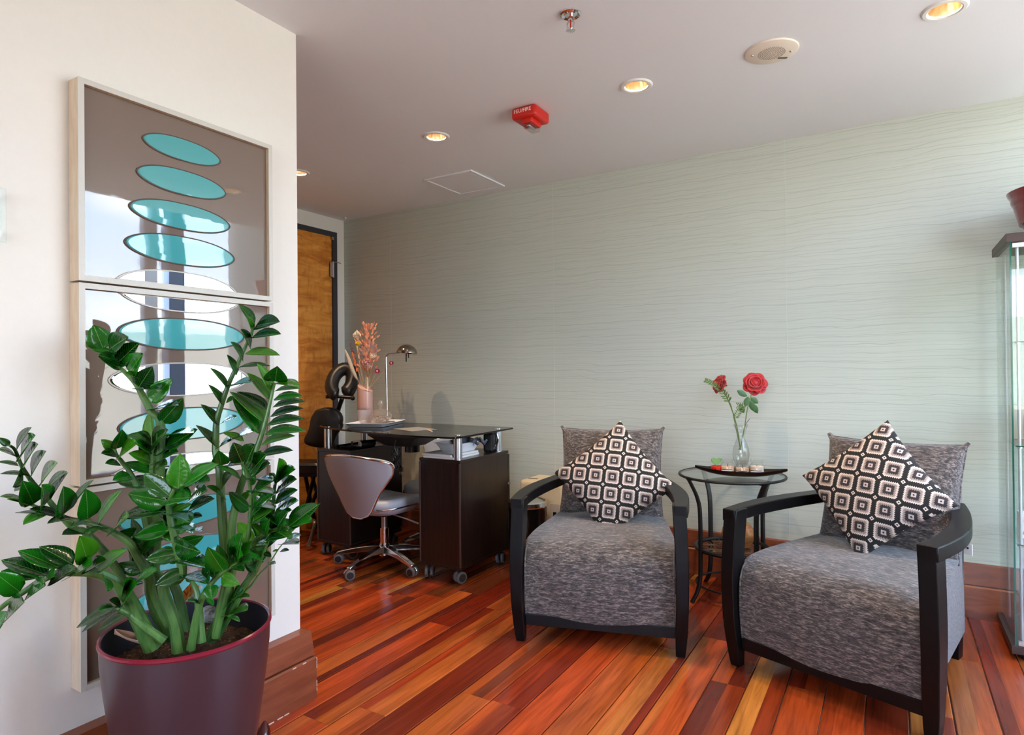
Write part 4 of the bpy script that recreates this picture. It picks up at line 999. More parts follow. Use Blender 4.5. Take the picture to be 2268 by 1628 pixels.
# ------------------------------------------------------------------ round side table
TC = Vector((-.676, 3.195, 0)); TR = .247; TZ = .605
t = thing('side_table', 'round glass topped black metal side table with curved legs between the armchairs', 'side table', TC)
MB().cyl((0, 0, TZ - .006), TR - .004, .006, 56).build('glass_top', m_gglass, t, True)
rp = [Vector((TR * math.cos(2 * PI * k / 56), TR * math.sin(2 * PI * k / 56), TZ - .004)) for k in range(57)]
MB().tube(rp, .0065, 8, False).build('top_ring', m_iron, t, True)
SR = .172; SZ = .245
for k, a in enumerate([math.radians(q) for q in (228, 318, 48, 138)]):
    d = Vector((math.cos(a), math.sin(a), 0)); s_ = Vector((-math.sin(a), math.cos(a), 0))
    pts = smoothpts([d * (TR - .004) + Vector((0, 0, TZ - .01)), d * (TR - .022) + Vector((0, 0, .565)), d * (SR + .022) + Vector((0, 0, .50)), d * (SR + .008) + Vector((0, 0, .42)), d * (SR + .008) + Vector((0, 0, .20)), d * (SR + .012) + Vector((0, 0, .11)), d * (SR + .028) + Vector((0, 0, .05)), d * (SR + .058) + Vector((0, 0, .004))], 4)
    rings = [[p - s_ * .011 - d * .006, p + s_ * .011 - d * .006, p + s_ * .011 + d * .006, p - s_ * .011 + d * .006] for p in pts]
    MB().loft(rings).build('leg', m_iron, t, True, bevel=.002)
    MB().box(d * (TR - .02) + Vector((0, 0, TZ - .012)), (.03, .045, .005), a).build('leg_bracket', m_iron, t)
sh = MB().tube([Vector((SR * math.cos(2 * PI * k / 48), SR * math.sin(2 * PI * k / 48), SZ)) for k in range(49)], .011, 8, False, 1.0).build('shelf_ring', m_iron, t, True)
MB().tube([Vector((SR * math.cos(2 * PI * k / 48), SR * math.sin(2 * PI * k / 48), .07)) for k in range(49)], .005, 8, False).build('foot_ring', m_iron, t, True)
for cx, cy in ((0, 0), (-.095, 0), (.095, 0), (0, .095), (0, -.095), (-.07, .08), (.07, -.08), (-.07, -.08), (.07, .08)):
    for k in range(6):
        a = PI * k / 6; L = .05
        ends = [Vector((cx + s_ * L * math.cos(a), cy + s_ * L * math.sin(a), SZ)) for s_ in (-1, 1)]
        ends = [e if e.xy.length < SR else e * (SR / e.xy.length) for e in ends]
        for e in ends: e.z = SZ
        MB().tube([ends[0], ends[1]], .0017, 5).build('shelf_wire', mat('burnished_wire', S(130, 110, 95), .3, .8), sh, True)
# boat tray
BT = Vector((-.622, 3.13, TZ + .0005))
def boat(u, v_, inner):
    a = 2 * u - 1; b = 2 * v_ - 1; L, Wd = .208, .062
    hw_ = Wd * (1 - abs(a) ** 2.2) ** .8 + .0005; x_ = a * L; y_ = b * hw_
    rim = .034 + .014 * abs(a) ** 3; bot = .002 + .034 * abs(a) ** 2.4
    z_ = bot + (rim - bot) * abs(b) ** 2.2 + (.0035 if inner else 0) * (1 - abs(b) ** 6)
    return (x_, y_, z_)
mb = MB().grid(lambda u, v_: boat(u, v_, False), 36, 12).grid(lambda u, v_: boat(u, v_, True), 36, 12)
rzb = math.atan2(rt.y, rt.x) - .35
obj1('boat_tray', onto(mb, BT, rzb), mat('bronze_black_lacquer', S(26, 22, 20), .3), 'long black boat shaped tray on the glass side table', 'tray', True)
def bpos(px_, dz=.010, off=0.0):
    d_ = (BT - CP).dot(fw) + off; p = at(px_, 1020, d_); p.z = BT.z + dz
    loc = Matrix.Rotation(-rzb, 3, 'Z') @ (p - BT); loc.y = off; q = Matrix.Rotation(rzb, 3, 'Z') @ loc + BT; q.z = BT.z + dz; return q
m_wax = mat('candle_wax', S(212, 172, 140), .6)
for k, (px_, lb, wx) in enumerate(((1611, 'left of three small glass candle jars, beside the heart leaf plant', m_wax), (1644, 'middle of three small glass candle jars, below the rose vase', m_wax), (1676, 'right of three small glass candle jars, with pale wax', mat('pale_wax', S(228, 206, 190), .6)))):
    t = thing('candle_jar', lb, 'candle', bpos(px_, .0062 + .004 * (k != 1)), 0, 'candle jars on the boat tray')
    MB().lathe([(.001, 0), (.026, 0), (.0285, .003), (.0285, .034), (.026, .041), (.0205, .046), (.0205, .052), (.0245, .053), (.0245, .062), (.0225, .062), (.0225, .055), (.018, .053), (.018, .046), (.026, .036), (.026, .004), (.001, .004)], 28).build('glass', m_glass, t, True)
    MB().lathe([(.001, .0045), (.0255, .0045), (.0255, .030 if k < 2 else .036), (.001, .030 if k < 2 else .036)], 24).build('wax', wx, t, True)
    MB().cyl((0, 0, .030), .001, .012, 6).build('wick', m_black, t)
    lb_m = MB(); lb_m.grid(lambda u, v_: (.029 * math.cos(-PI / 2 - .75 + 1.5 * u), .029 * math.sin(-PI / 2 - .75 + 1.5 * u), .006 + .018 * v_), 10, 1)
    lab = lb_m.build('label', m_paper2, t, True, solid=.0004); lab.rotation_euler = (0, 0, _yaw - .5)
    MB().grid(lambda u, v_: (.0293 * math.cos(-PI / 2 - .75 + 1.5 * u), .0293 * math.sin(-PI / 2 - .75 + 1.5 * u), .0195 + .004 * v_), 10, 1).build('label_band', mat('label_brown', S(96, 66, 54), .5), lab, True)
    for ch_ in t.children: ch_.data.transform(Matrix.Scale(1.22, 4))
    for ch_ in lab.children: ch_.data.transform(Matrix.Scale(1.22, 4))
# heart plant in red pot
hp = bpos(1586, .022); t = thing('heart_plant', 'green heart shaped leaf in a small red pot on the boat tray', 'succulent', hp)
MB().lathe([(.001, 0), (.022, 0), (.026, .012), (.025, .026), (.021, .026), (.021, .02), (.001, .02)], 24).build('pot', mat('red_glaze', S(214, 44, 22), .2), t, True)
for k in range(5):
    a = 1.2 * k; MB().sphere((.0245 * math.cos(a), .0245 * math.sin(a), .013), .0035, 6, 4).build('dark_spot', m_black, t, True)
hpts = []
for k in range(40):
    a = 2 * PI * k / 40; hpts.append((16 * math.sin(a) ** 3 / 16 * .026, (13 * math.cos(a) - 5 * math.cos(2 * a) - 2 * math.cos(3 * a) - math.cos(4 * a)) / 16 * .024))
rings = [[rt * x_ * s_ + Vector((0, 0, .048 + z_ * s_)) + fw * o_ for x_, z_ in hpts] for s_, o_ in ((.93, -.003), (1, 0), (.93, .003))]
MB().loft(rings).build('heart_leaf', mat('matte_leaf_green', S(112, 152, 84), .5), t, True)
# wooden scoop
sc_ = bpos(1708, .02); mb = MB(); dd = Matrix.Rotation(rzb, 3, 'Z') @ Vector((1, 0, 0))
mb.tube(smoothpts([sc_ - dd * .028, sc_ - dd * .005 + Vector((0, 0, .006)), sc_ + dd * .03 + Vector((0, 0, .012)), sc_ + dd * .055 + Vector((0, 0, .016))], 4), [.012, .013, .012, .009, .006, .005, .0055, .007, .008, .0095, .010, .0095, .006], 12, True, .6)
obj1('wooden_scoop', mb, mat('light_wood', rough=.5, build=mottled(S(196, 140, 84), S(222, 170, 112), (60, 60, 60))), 'small pale wooden scoop at the right end of the boat tray', 'scoop', True)
# rose vase
rv = Vector((-.640, 3.245, TZ + .0005)); rd = (rv - CP).dot(fw)
t = thing('bud_vase', 'clear glass bud vase with water and two roses on the side table', 'vase', rv)
vp = [(a_, b_ * 1.12) for a_, b_ in [(.001, 0), (.024, 0), (.026, .004), (.018, .016), (.024, .032), (.036, .06), (.040, .085), (.036, .112), (.024, .14), (.0185, .155), (.018, .165), (.024, .19), (.034, .215)]]
MB().lathe(vp, 32).build('glass', m_glass, t, True, solid=.0016)
MB().lathe([(max(.001, a_ - .0016), b_ + .001) for a_, b_ in vp[4:10]] + [(.001, vp[9][1] + .001)], 28).build('water', thin_glass('still_water', (.97, .985, .98, 1), .0, 1.33), t, True)
m_rose = mat('rose_red', S(178, 12, 24), .55, **{'Sheen Weight': .4}); m_rleaf = mat('rose_leaf', S(54, 92, 44), .45)
petal = MB().grid(lambda u, v_: ((2 * u - 1) * .62 * math.sin(PI * (.10 + .60 * v_)) ** .6, -.34 * (2 * u - 1) ** 2 * (1 - v_ * .3) + .16 * v_ ** 3, v_ * (1 - .26 * (2 * u - 1) ** 2)), 6, 6)
petal_me = None
def rose(label, px_, py_, r_, axis, stem_px):
    global petal_me
    c_ = at(px_, py_, rd); t = thing('rose', label, 'rose', at(*stem_px[-1], rd), 0, 'red roses in the bud vase')
    pts = [at(x_, y_, rd) for x_, y_ in stem_px][::-1] + [c_ - axis * r_ * .9]
    MB().tube(smoothpts(pts, 4), .0028, 8).build('stem', mat('rose_stem', S(96, 116, 50), .5), t, True, world=True)
    q_ = axis.to_track_quat('Z', 'Y').to_matrix().to_4x4()
    blm = MB().sphere(c_ - axis * r_ * .35, r_ * .42, 14, 10, (1, 1, 1.1), q_.to_4x4()).build('bloom', m_rose, t, True, world=True)
    if petal_me is None:
        petal_me = petal.build('petal', m_rose, None, 'all').data; bpy.data.objects.remove(bpy.data.objects['petal'])
    rl = root_matrix(t).inverted()
    for lay, (n_, tilt, off, ln) in enumerate(((3, 8, .10, .85), (5, 22, .22, .95), (6, 40, .30, 1.0), (7, 62, .34, 1.02))):
        for k in range(n_):
            a = 2 * PI * k / n_ + lay * .7 + R.uniform(-.1, .1)
            o = bpy.data.objects.new('petal', petal_me); COL.objects.link(o); o.parent = blm
            Mw = Matrix.Translation(c_ - axis * r_ * .75) @ q_ @ Matrix.Rotation(a, 4, 'Z') @ Matrix.Translation((0, off * r_ * .9, 0)) @ Matrix.Rotation(-math.radians(tilt + R.uniform(-5, 5)), 4, 'X') @ Matrix.Scale(r_ * 1.12 * ln, 4)
            o.matrix_local = rl @ Mw
            md = o.modifiers.new('s', 'SOLIDIFY'); md.thickness = .02
    for k in range(5):
        a = 2 * PI * k / 5; mb = MB(); sd = (q_ @ Vector((math.cos(a), math.sin(a), -.25))); leafy(mb, c_ - axis * r_ * .85, sd, axis, r_ * .9, r_ * .28); mb.build('sepal', m_rleaf, t, world=True)
    return t
toward = (CP - rv).normalized()
ra = rose('open red rose facing the camera, right in the bud vase', 1673, 847, .044, (toward + Vector((.1, 0, .25))).normalized(), [(1664, 875), (1655, 908), (1650, 940), (1642, 985), (1636, 996)])
rb_ = rose('red rosebud drooping to the left in the bud vase', 1589, 849, .036, (-rt * .75 + toward * .25 + Vector((0, 0, .25))).normalized(), [(1603, 864), (1612, 885), (1622, 910), (1632, 945), (1640, 996)])
for lp in (((1655, 878), (1638, 868)), ((1658, 878), (1652, 895)), ((1660, 885), (1668, 905)), ((1662, 880), (1675, 890)), ((1665, 893), (1675, 910)), ((1648, 915), (1640, 900))):
    mb = MB(); a, b = at(*lp[0], rd), at(*lp[1], rd); leafy(mb, a, b - a, toward, (b - a).length * 1.35, .03); mb.build('leaf', m_rleaf, ra, True, world=True)
t = thing('fern_sprig', 'leather fern sprig leaning left between the roses', 'foliage', at(1640, 996, rd - .01))
fp = smoothpts([at(1640, 996, rd - .012), at(1626, 930, rd - .012), at(1618, 895, rd - .012), at(1600, 868, rd - .02), at(1580, 850, rd - .02), at(1562, 842, rd - .02)], 5)
MB().tube(fp, .0016, 6).build('stem', mat('fern_stem', S(86, 92, 40), .6), t, True, world=True)
mb = MB()
for k in range(11, len(fp) - 1):
    tg = (fp[k + 1] - fp[k]).normalized()
    for s_ in (-1, 1):
        sd = tg.cross(toward).normalized() * s_
        for j in range(2): mb_d = (sd * R.uniform(.6, 1) + tg * .7 + toward * R.uniform(-.4, .4)); leafy(mb, fp[k], mb_d, toward, .030 * (1.25 - k / len(fp) * .8), .007)
mb.build('frond', mat('fern_green', S(84, 108, 48), .6), t, False, world=True)
mb = MB(); fp2 = smoothpts([at(1628, 925, rd - .01), at(1636, 912, rd - .01), at(1645, 900, rd - .01), at(1632, 898, rd - .012)], 4)
for k in range(len(fp2) - 1):
    tg = (fp2[k + 1] - fp2[k]).normalized()
    for s_ in (-1, 1): leafy(mb, fp2[k], tg.cross(toward) * s_ + tg * .6, toward, .02, .006)
mb.build('side_frond', mat('fern_green', S(84, 108, 48), .6), t, False, world=True)
MB().tube(smoothpts([at(1646, 962, rd), at(1652, 940, rd), at(1660, 928, rd)], 3), .0012, 6).build('bare_twig', m_black, t, True, world=True)
# wooden diffuser bowl on the shelf
wb_ = TC + Vector((.03, -.01, SZ + .0115)); t = thing('wooden_diffuser', 'round wood grained bowl with a pierced domed lid on the lower table shelf', 'diffuser', wb_)
m_wg = mat('honey_wood', rough=.25, build=mottled(S(150, 92, 46), S(206, 140, 80), (10, 10, 40)))
MB().lathe([(.001, 0), (.045, 0), (.060, .010), (.062, .018), (.072, .035), (.078, .06), (.072, .088), (.058, .104), (.001, .108)], 36).build('bowl', m_wg, t, True)
MB().lathe([(.060, .103), (.058, .112), (.04, .124), (.001, .130)], 32).build('lid', m_wg, t, True)
for k in range(9):
    a = 2 * PI * k / 9; MB().sphere((.040 * math.cos(a), .040 * math.sin(a), .121), .008, 8, 6, (1, 1, .5)).build('inlay', mat('green_inlay', S(120, 150, 100), .15, .3), t, True)
# ------------------------------------------------------------------ dehumidifier and bin behind the left armchair
dh = Vector((-1.74, 3.31, 0)); t = thing('dehumidifier', 'cream boxy portable dehumidifier behind the left armchair', 'dehumidifier', dh)
m_cr2 = mat('cream_plastic', S(226, 206, 170), .4)
MB().box((0, 0, .245), (.30, .24, .47)).build('body', m_cr2, t, True, bevel=.025, segs=3)
MB().box((.03, .02, .481), (.07, .03, .008)).build('handle_recess', m_black, t, bevel=.002); MB().box((-.09, -.05, .4805), (.06, .012, .003)).build('vent_slot', m_black, t)
MB().box((.09, -.121, .30), (.06, .004, .12)).build('control_plate', mat('plate_taupe', S(196, 182, 166), .4), t); MB().box((.09, -.124, .30), (.02, .003, .03)).build('switch', m_black, t)
for s_ in (-1, 1): MB().cyl((s_ * .1, 0, 0), .02, .014, 12).build('foot', m_black, t)
bn = Vector((-1.755, 3.06, 0)); t = thing('waste_bin', 'glossy black cylindrical bin with chrome rim behind the left armchair', 'bin', bn)
MB().lathe([(.001, 0), (.10, 0), (.105, .01), (.108, .37), (.098, .37), (.095, .02), (.001, .02)], 36).build('bin_body', mat('gloss_black', S(16, 13, 12), .15), t, True)
MB().lathe([(.108, .365), (.112, .372), (.110, .392), (.100, .396), (.098, .372)], 36).build('rim', m_chrome, t, True)
MB().lathe([(.098, .385), (.06, .405), (.001, .41)], 36).build('lid', m_steel, t, True)
# ------------------------------------------------------------------ glass display cabinet, right edge
KX0, KX1, KY0, KY1, KZ = .392, .822, 3.04, 3.41, 1.63
t = thing('display_cabinet', 'tall glass display cabinet with dark base and top at the right edge', 'display cabinet', ((KX0 + KX1) / 2, (KY0 + KY1) / 2, 0))
m_dk = mat('dark_brown_laminate', S(58, 40, 34), .4)
cx, cy = (KX0 + KX1) / 2, (KY0 + KY1) / 2
MB().box((cx, cy, KZ - .017), (KX1 - KX0 + .02, KY1 - KY0 + .02, .034)).build('top_board', m_dk, t, world=True, bevel=.001)
MB().box((cx, cy, .042), (KX1 - KX0 + .02, KY1 - KY0 + .02, .03)).build('base_board', m_dk, t, world=True, bevel=.001)
for sx in (KX0 + .04, KX1 - .04):
    for sy in (KY0 + .04, KY1 - .04): MB().cyl((sx, sy, 0), .02, .027, 14).build('foot', m_black, t, world=True)
hz = (.057 + KZ - .034) / 2; hh_ = KZ - .034 - .057
for nm, c_, d_ in (('glass_side', (KX0 + .004, cy, hz), (.005, KY1 - KY0, hh_)), ('glass_side', (KX1 - .004, cy, hz), (.005, KY1 - KY0, hh_)), ('glass_back', (cx, KY1 - .004, hz), (KX1 - KX0 - .016, .005, hh_)), ('glass_door', (cx, KY0 + .003, hz), (KX1 - KX0 - .012, .005, hh_ - .02))):
    g = MB().box(c_, d_).build(nm, m_gglass, t, world=True)
    if 'side' in nm: MB().box((c_[0], KY0 - .0015, hz), (.0055, .003, hh_)).build('polished_edge', m_gedge, g, world=True)
for sx in (KX0 + .028, KX1 - .028):
    for sy in (KY0 + .03, KY1 - .03): MB().cyl((sx, sy, .057), .0055, hh_, 10).build('steel_rod', mat('rod_grey', S(196, 196, 200), .35, .6), t, True, world=True)
for z_ in (.437, .815, 1.215):
    g = MB().box((cx, cy, z_), (KX1 - KX0 - .03, KY1 - KY0 - .03, .005)).build('glass_shelf', m_gglass, t, world=True)
    MB().box((cx, KY0 + .0155, z_), (KX1 - KX0 - .03, .0015, .005)).build('shelf_edge', m_gedge, g, world=True)
    for sx in (KX0 + .028, KX1 - .028): MB().cyl((sx, KY0 + .03, z_ - .008), .009, .006, 12).build('shelf_collar', m_chrome, t, True, world=True)
for sx in (KX0 + .028,):
    MB().box((sx, KY0 + .004, KZ - .046), (.035, .014, .016)).build('door_hinge', m_steel, t, world=True); MB().box((sx, KY0 + .004, .066), (.03, .014, .016)).build('door_hinge', m_steel, t, world=True)
def pack(label, x_, z_, w_, d_, h_, m_, cat='box', yy=3.2):
    o = tag(MB().box((0, 0, h_ / 2), (w_, d_, h_)).build('product_box', m_, None, bevel=.002), label, cat, 'boxes in the display cabinet'); o.location = (x_, yy, z_ + .0028); return o
pack('white box on the second shelf from the top in the cabinet', .50, .815, .09, .06, .11, m_white)
pack('small beige box behind the white box on the second cabinet shelf', .45, .815, .05, .04, .14, mat('beige_card', S(212, 200, 180), .6), yy=3.34)
pack('white carton with gold band on the third shelf of the cabinet', .485, .437, .11, .06, .10, m_white)
MB().box((0, -.031, .022), (.111, .001, .012)).build('gold_band', mat('gold_print', S(206, 176, 110), .3, .8), bpy.data.objects['product_box.002'])
o = pack('flat white box at the bottom of the cabinet', .50, .057, .10, .12, .035, m_white, yy=3.16)
rp_ = Vector((.60, 3.225, KZ + .0005)); t = thing('red_planter', 'dark red ribbed pot standing on the display cabinet', 'pot', rp_)
prf = [(.001, 0), (.10, 0), (.112, .01)]
for k in range(22):
    f_ = k / 21; prf.append((.115 + .072 * f_ ** .8 + .0022 * math.sin(f_ * 34), .012 + .175 * f_))
prf += [(.190, .19), (.182, .19), (.15, .06), (.001, .05)]
MB().lathe(prf, 40).build('pot_body', mat('oxblood_glaze', S(140, 12, 24), .18, coat=.4), t, True, angle=60)
MB().lathe([(.001, .15), (.175, .155)], 30).build('soil', m_soil, t, True)
# ------------------------------------------------------------------ plant pot
PC = Vector((-1.435, .878, 0)); PZ = .519; PS = .905
t = thing('plant_pot', 'large glossy aubergine planter with burgundy rim in the foreground', 'plant pot', PC)
prf = [(a_ * PS, b_) for a_, b_ in ((.001, .06), (.11, .06), (.128, .068), (.150, .16), (.172, .28), (.190, .40), (.198, .47), (.2, PZ - .004))]
MB().lathe(prf, 64).build('pot_body', m_pot, t, True, angle=60)
MB().lathe([(a_ * PS, b_) for a_, b_ in ((.2, PZ - .006), (.2035, PZ - .002), (.203, PZ + .003), (.198, PZ + .005), (.194, PZ + .002))], 64).build('pot_rim', m_potrim, t, True)
MB().lathe([(a_ * PS, b_) for a_, b_ in ((.195, PZ + .003), (.190, .45), (.185, .40), (.17, .30))], 64).build('pot_lining', m_potin, t, True)
mb = MB().grid(lambda u, v_: (.170 * v_ * math.cos(2 * PI * u), .170 * v_ * math.sin(2 * PI * u), .452 + .016 * noise.noise(Vector((math.cos(2 * PI * u) * v_ * 5, math.sin(2 * PI * u) * v_ * 5, 2))) + .006 * noise.noise(Vector((math.cos(2 * PI * u) * v_ * 30, math.sin(2 * PI * u) * v_ * 30, 5)))), 48, 18, True)
soil = mb.build('soil', m_soil, t, True)
mb = MB()
for k in range(420):
    a = R.uniform(0, 6.28); r_ = .163 * math.sqrt(R.random()); mb.sphere((r_ * math.cos(a), r_ * math.sin(a), .455 + R.uniform(-.004, .010)), R.uniform(.0015, .0042), 5, 3, (1, R.uniform(.5, 1), .6))
stuff(mb.build('bark_chips', mat('bark_chip', rough=.8, build=mottled(S(60, 36, 20), S(170, 116, 64), (60, 60, 60))), soil))
t = thing('plant_stand', 'dark red wooden plant stand with scrolled feet under the planter', 'plant stand', PC)
m_mah = mat('mahogany_gloss', S(70, 22, 20), .15, coat=.5)
MB().lathe([(.001, .04), (.15, .04), (.158, .046), (.158, .056), (.001, .058)], 40).build('stand_top', m_mah, t, True)
fa = (onz(585, 1625, .03) - PC); fa0 = math.atan2(fa.y, fa.x); fl = fa.xy.length
for k in range(4):
    a = fa0 + k * PI / 2; d = Vector((math.cos(a), math.sin(a), 0)); L = min(fl, .43)
    pts = smoothpts([d * .12 + Vector((0, 0, .045)), d * .2 + Vector((0, 0, .04)), d * (L - .06) + Vector((0, 0, .022)), d * (L - .02) + Vector((0, 0, .022)), d * L + Vector((0, 0, .045)), d * (L + .004) + Vector((0, 0, .066))], 4)
    MB().tube(pts, [.018] * 8 + [.019] * 4 + [.02, .022, .022, .02, .018, .014, .010, .006, .003], 10).build('scroll_foot', m_mah, t, True)
    MB().cyl(d * (L - .09) + Vector((0, 0, 0)), .014, .02, 14).build('foot_pad', m_rubber, t)
# ------------------------------------------------------------------ the ZZ plant
PD = (PC - CP).dot(fw)
plant = thing('zz_plant', 'lush green plant with thick stalks and glossy paired leaves in the aubergine planter', 'houseplant', PC + Vector((0, 0, .452)))
lf = MB()
def leaf_pt(u, v_):
    a = 2 * u - 1; w_ = .5 * math.sin(PI * v_ ** .82) ** .72 * (1 - .25 * v_) * 1.16 if 0 < v_ < 1 else .0
    return (a * w_, v_, .16 * abs(a) ** 1.3 * w_ * 2 - .10 * (v_ - .4) ** 2)
lf.grid(lambda u, v_: leaf_pt(u, v_), 4, 7)
lob = lf.build('leaf', m_leaf, None, 'all', solid=.008); leaf_me = lob.data; bpy.data.objects.remove(lob)
CR = {'A': (180, 690, 5.0867), 'B': (380, 670, 4.7875), 'C': (0, 930, 5.0875), 'D': (220, 980, 5.0857), 'E': (440, 980, 5.0857), 'F': (0, 1180, 6.783), 'G': (250, 1220, 6.263)}
def cpx(k, x_, y_): ox, oy, s_ = CR[k]; return ox + x_ / s_, oy + y_ / s_
prl = root_matrix(plant).inverted()
def stalk(base, path, k, d0, d1, r0, r1, leaves, extra=0):
    """base: list of (crop, x, y) low points; path: points in crop k; depth from d0 (base) to d1 (tip)"""
    px_ = [cpx(*b) for b in base] + [cpx(k, *q) for q in path]
    n_ = len(px_); P3 = [at(a, b, lerp(d0, d1, i / (n_ - 1))) for i, (a, b) in enumerate(px_)]
    pts = smoothpts(P3, 4); rs = [lerp(r0, r1, (i / (len(pts) - 1)) ** .7) for i in range(len(pts))]
    st = MB().tube(pts, rs, 10).build('stalk', m_stem, plant, True, world=True)
    leaves = list(leaves)
    for e_ in range(extra):   # further leaflets tucked behind the listed ones
        f_ = lerp(.42, .97, (e_ + .5) / extra); q = pts[int(f_ * (len(pts) - 1))] - CP; d_ = q.dot(fw)
        ox, oy, s_ = CR[k]; bx, by = (1134 + F * q.dot(rt) / d_ - ox) * s_, (814 - F * q.dot(up) / d_ - oy) * s_
        a_ = R.uniform(-2.9, -.2); ln = R.uniform(52, 72) * s_ * .9; leaves.append((bx, by, bx + ln * math.cos(a_), by + ln * math.sin(a_), ln * R.uniform(.25, .6)))
        leaves[-1] = ('*',) + leaves[-1]
    for L in leaves:
        kk = k; back = L[0] == '*'
        if back: L = L[1:]
        if isinstance(L[0], str): kk, L = L[0], L[1:]
        bx, by, tx, ty, w = L
        b2, t2 = cpx(kk, bx, by), cpx(kk, tx, ty)
        j = min(range(len(pts)), key=lambda i: (Vector(((pts[i] - CP).dot(rt) / (pts[i] - CP).dot(fw) * F + 1134, 814 - (pts[i] - CP).dot(up) / (pts[i] - CP).dot(fw) * F)) - Vector(b2)).length)
        db = (pts[j] - CP).dot(fw); aw = w / CR[kk][2]
        pl_ = math.hypot(t2[0] - b2[0], t2[1] - b2[1])
        fs = 0.0; lenm = pl_ / F * db
        if lenm < .075: fs = math.sqrt(max(0, min(.078, lenm * 1.6) ** 2 - lenm ** 2))
        back_ = .035 if back else 0.0
        pb = at(*b2, db - .004 + back_ * .3); pt = at(*t2, db - .004 - fs * R.choice((1, 1, .4)) * (not back) + back_)
        pb = pts[j].lerp(pb, 1)
        # keep leaves clear of the picture panels behind
        for q in (pt,):
            if q.x < -1.70: q += (CP - q).normalized() * ((-1.70 - q.x) / ((CP - q).normalized().x))
        dv = pt - pb; L3 = dv.length; yv = dv / L3
        fullw = L3 * .56; cosr = max(.12, min(1, (aw / F * db) / fullw)); ang = math.acos(cosr) * R.choice((-1, 1))
        if cosr > .95: fullw = aw / F * db
        vdir = (CP - pb).normalized(); zv = (vdir - yv * vdir.dot(yv)).normalized(); xv = yv.cross(zv)
        zv2 = zv * math.cos(ang) + Vector((0, 0, 1)) * 0; q = Matrix.Rotation(ang, 3, yv); xv, zv = q @ xv, q @ zv
        if zv.z < -.2 and cosr < .8: q = Matrix.Rotation(-2 * ang, 3, yv); xv, zv = q @ xv, q @ zv
        o = bpy.data.objects.new('leaf', leaf_me); COL.objects.link(o); o.parent = st
        M = Matrix(((xv.x * fullw, yv.x * L3, zv.x * fullw, pb.x), (xv.y * fullw, yv.y * L3, zv.y * fullw, pb.y), (xv.z * fullw, yv.z * L3, zv.z * fullw, pb.z), (0, 0, 0, 1)))
        o.matrix_local = prl @ M
        md = o.modifiers.new('s', 'SOLIDIFY'); md.thickness = .012
D = PD
stalk([('G', 800, 1150), ('G', 560, 700), ('D', 640, 1100)], [(900, 1340), (800, 1140), (700, 960), (620, 820), (540, 730), (430, 630), (330, 520), (255, 440)], 'A', D, D + .03, .016, .003,
 [(250, 425, 135, 150, 260), (310, 430, 525, 285, 200), (400, 590, 650, 350, 190), (540, 700, 690, 470, 180), (650, 850, 800, 620, 210), (770, 1020, 1025, 750, 190), (890, 1260, 1150, 970, 200),
  (355, 470, 120, 435, 70), (410, 560, 200, 490, 90), (450, 650, 190, 500, 110), (660, 760, 500, 690, 40), (650, 880, 885, 875, 60), (795, 1110, 1095, 1050, 60), (960, 1540, 1310, 1320, 170), (985, 1400, 1265, 1360, 50)])
stalk([('G', 800, 1250), ('D', 480, 700)], [(1480, 620), (1380, 480), (1310, 390), (1290, 310)], 'C', D, D + .01, .010, .003,
 [(1300, 330, 1380, 110, 140), (1295, 340, 1140, 220, 110), (1340, 410, 1540, 265, 110), (1305, 385, 1140, 375, 90), (1350, 495, 1185, 490, 75), (1480, 630, 1270, 680, 120)])
stalk([('G', 780, 1060), ('G', 560, 500), ('D', 590, 800)], [(595, 330), (595, 60), (592, -80)], 'D', D, D + .03, .014, .004,
 [('A', 790, 1500, 630, 1360, 90), ('A', 800, 1500, 970, 1330, 150), ('A', 790, 1570, 590, 1470, 110), ('A', 810, 1590, 1090, 1460, 140), (580, 215, 330, 120, 130), (590, 340, 275, 225, 120), (610, 230, 890, 95, 100), (600, 480, 210, 450, 150), (600, 290, 760, 250, 80)], 10)
stalk([('G', 920, 1390), ('G', 860, 1000), ('G', 700, 500)], [(930, 1500), (870, 1150), (830, 1000), (790, 800), (800, 640), (850, 520)], 'D', D - .06, D - .10, .016, .005,
 [(890, 525, 910, 120, 250), (800, 615, 500, 350, 230), (950, 480, 1345, 235, 150), (950, 500, 1240, 430, 100), (770, 660, 315, 580, 230), (760, 770, 220, 840, 170), (800, 985, 390, 1060, 180), (800, 640, 1035, 620, 190), (790, 800, 1030, 900, 130), (810, 950, 1050, 1015, 110),
  (840, 1130, 1140, 1240, 200), (870, 1250, 520, 1320, 180), (910, 1310, 1190, 1405, 170), (965, 1490, 1225, 1590, 150), (950, 1450, 630, 1610, 170), (1000, 660, 1210, 540, 120), (1000, 760, 1295, 630, 110), (1000, 850, 1160, 830, 70), (1000, 980, 1150, 1000, 50)], 14)
stalk([('G', 1000, 1100), ('G', 840, 460)], [(500, 1440), (470, 1250), (430, 1150)], 'D', D, D - .02, .014, .005,
 [(500, 1440, 190, 1370, 150), (470, 1500, 650, 1440, 110), (470, 1560, 270, 1628, 100), (450, 1250, 730, 1080, 120), (470, 1300, 420, 1180, 100), (440, 1200, 320, 1090, 60), (400, 1010, 190, 1020, 130)], 10)
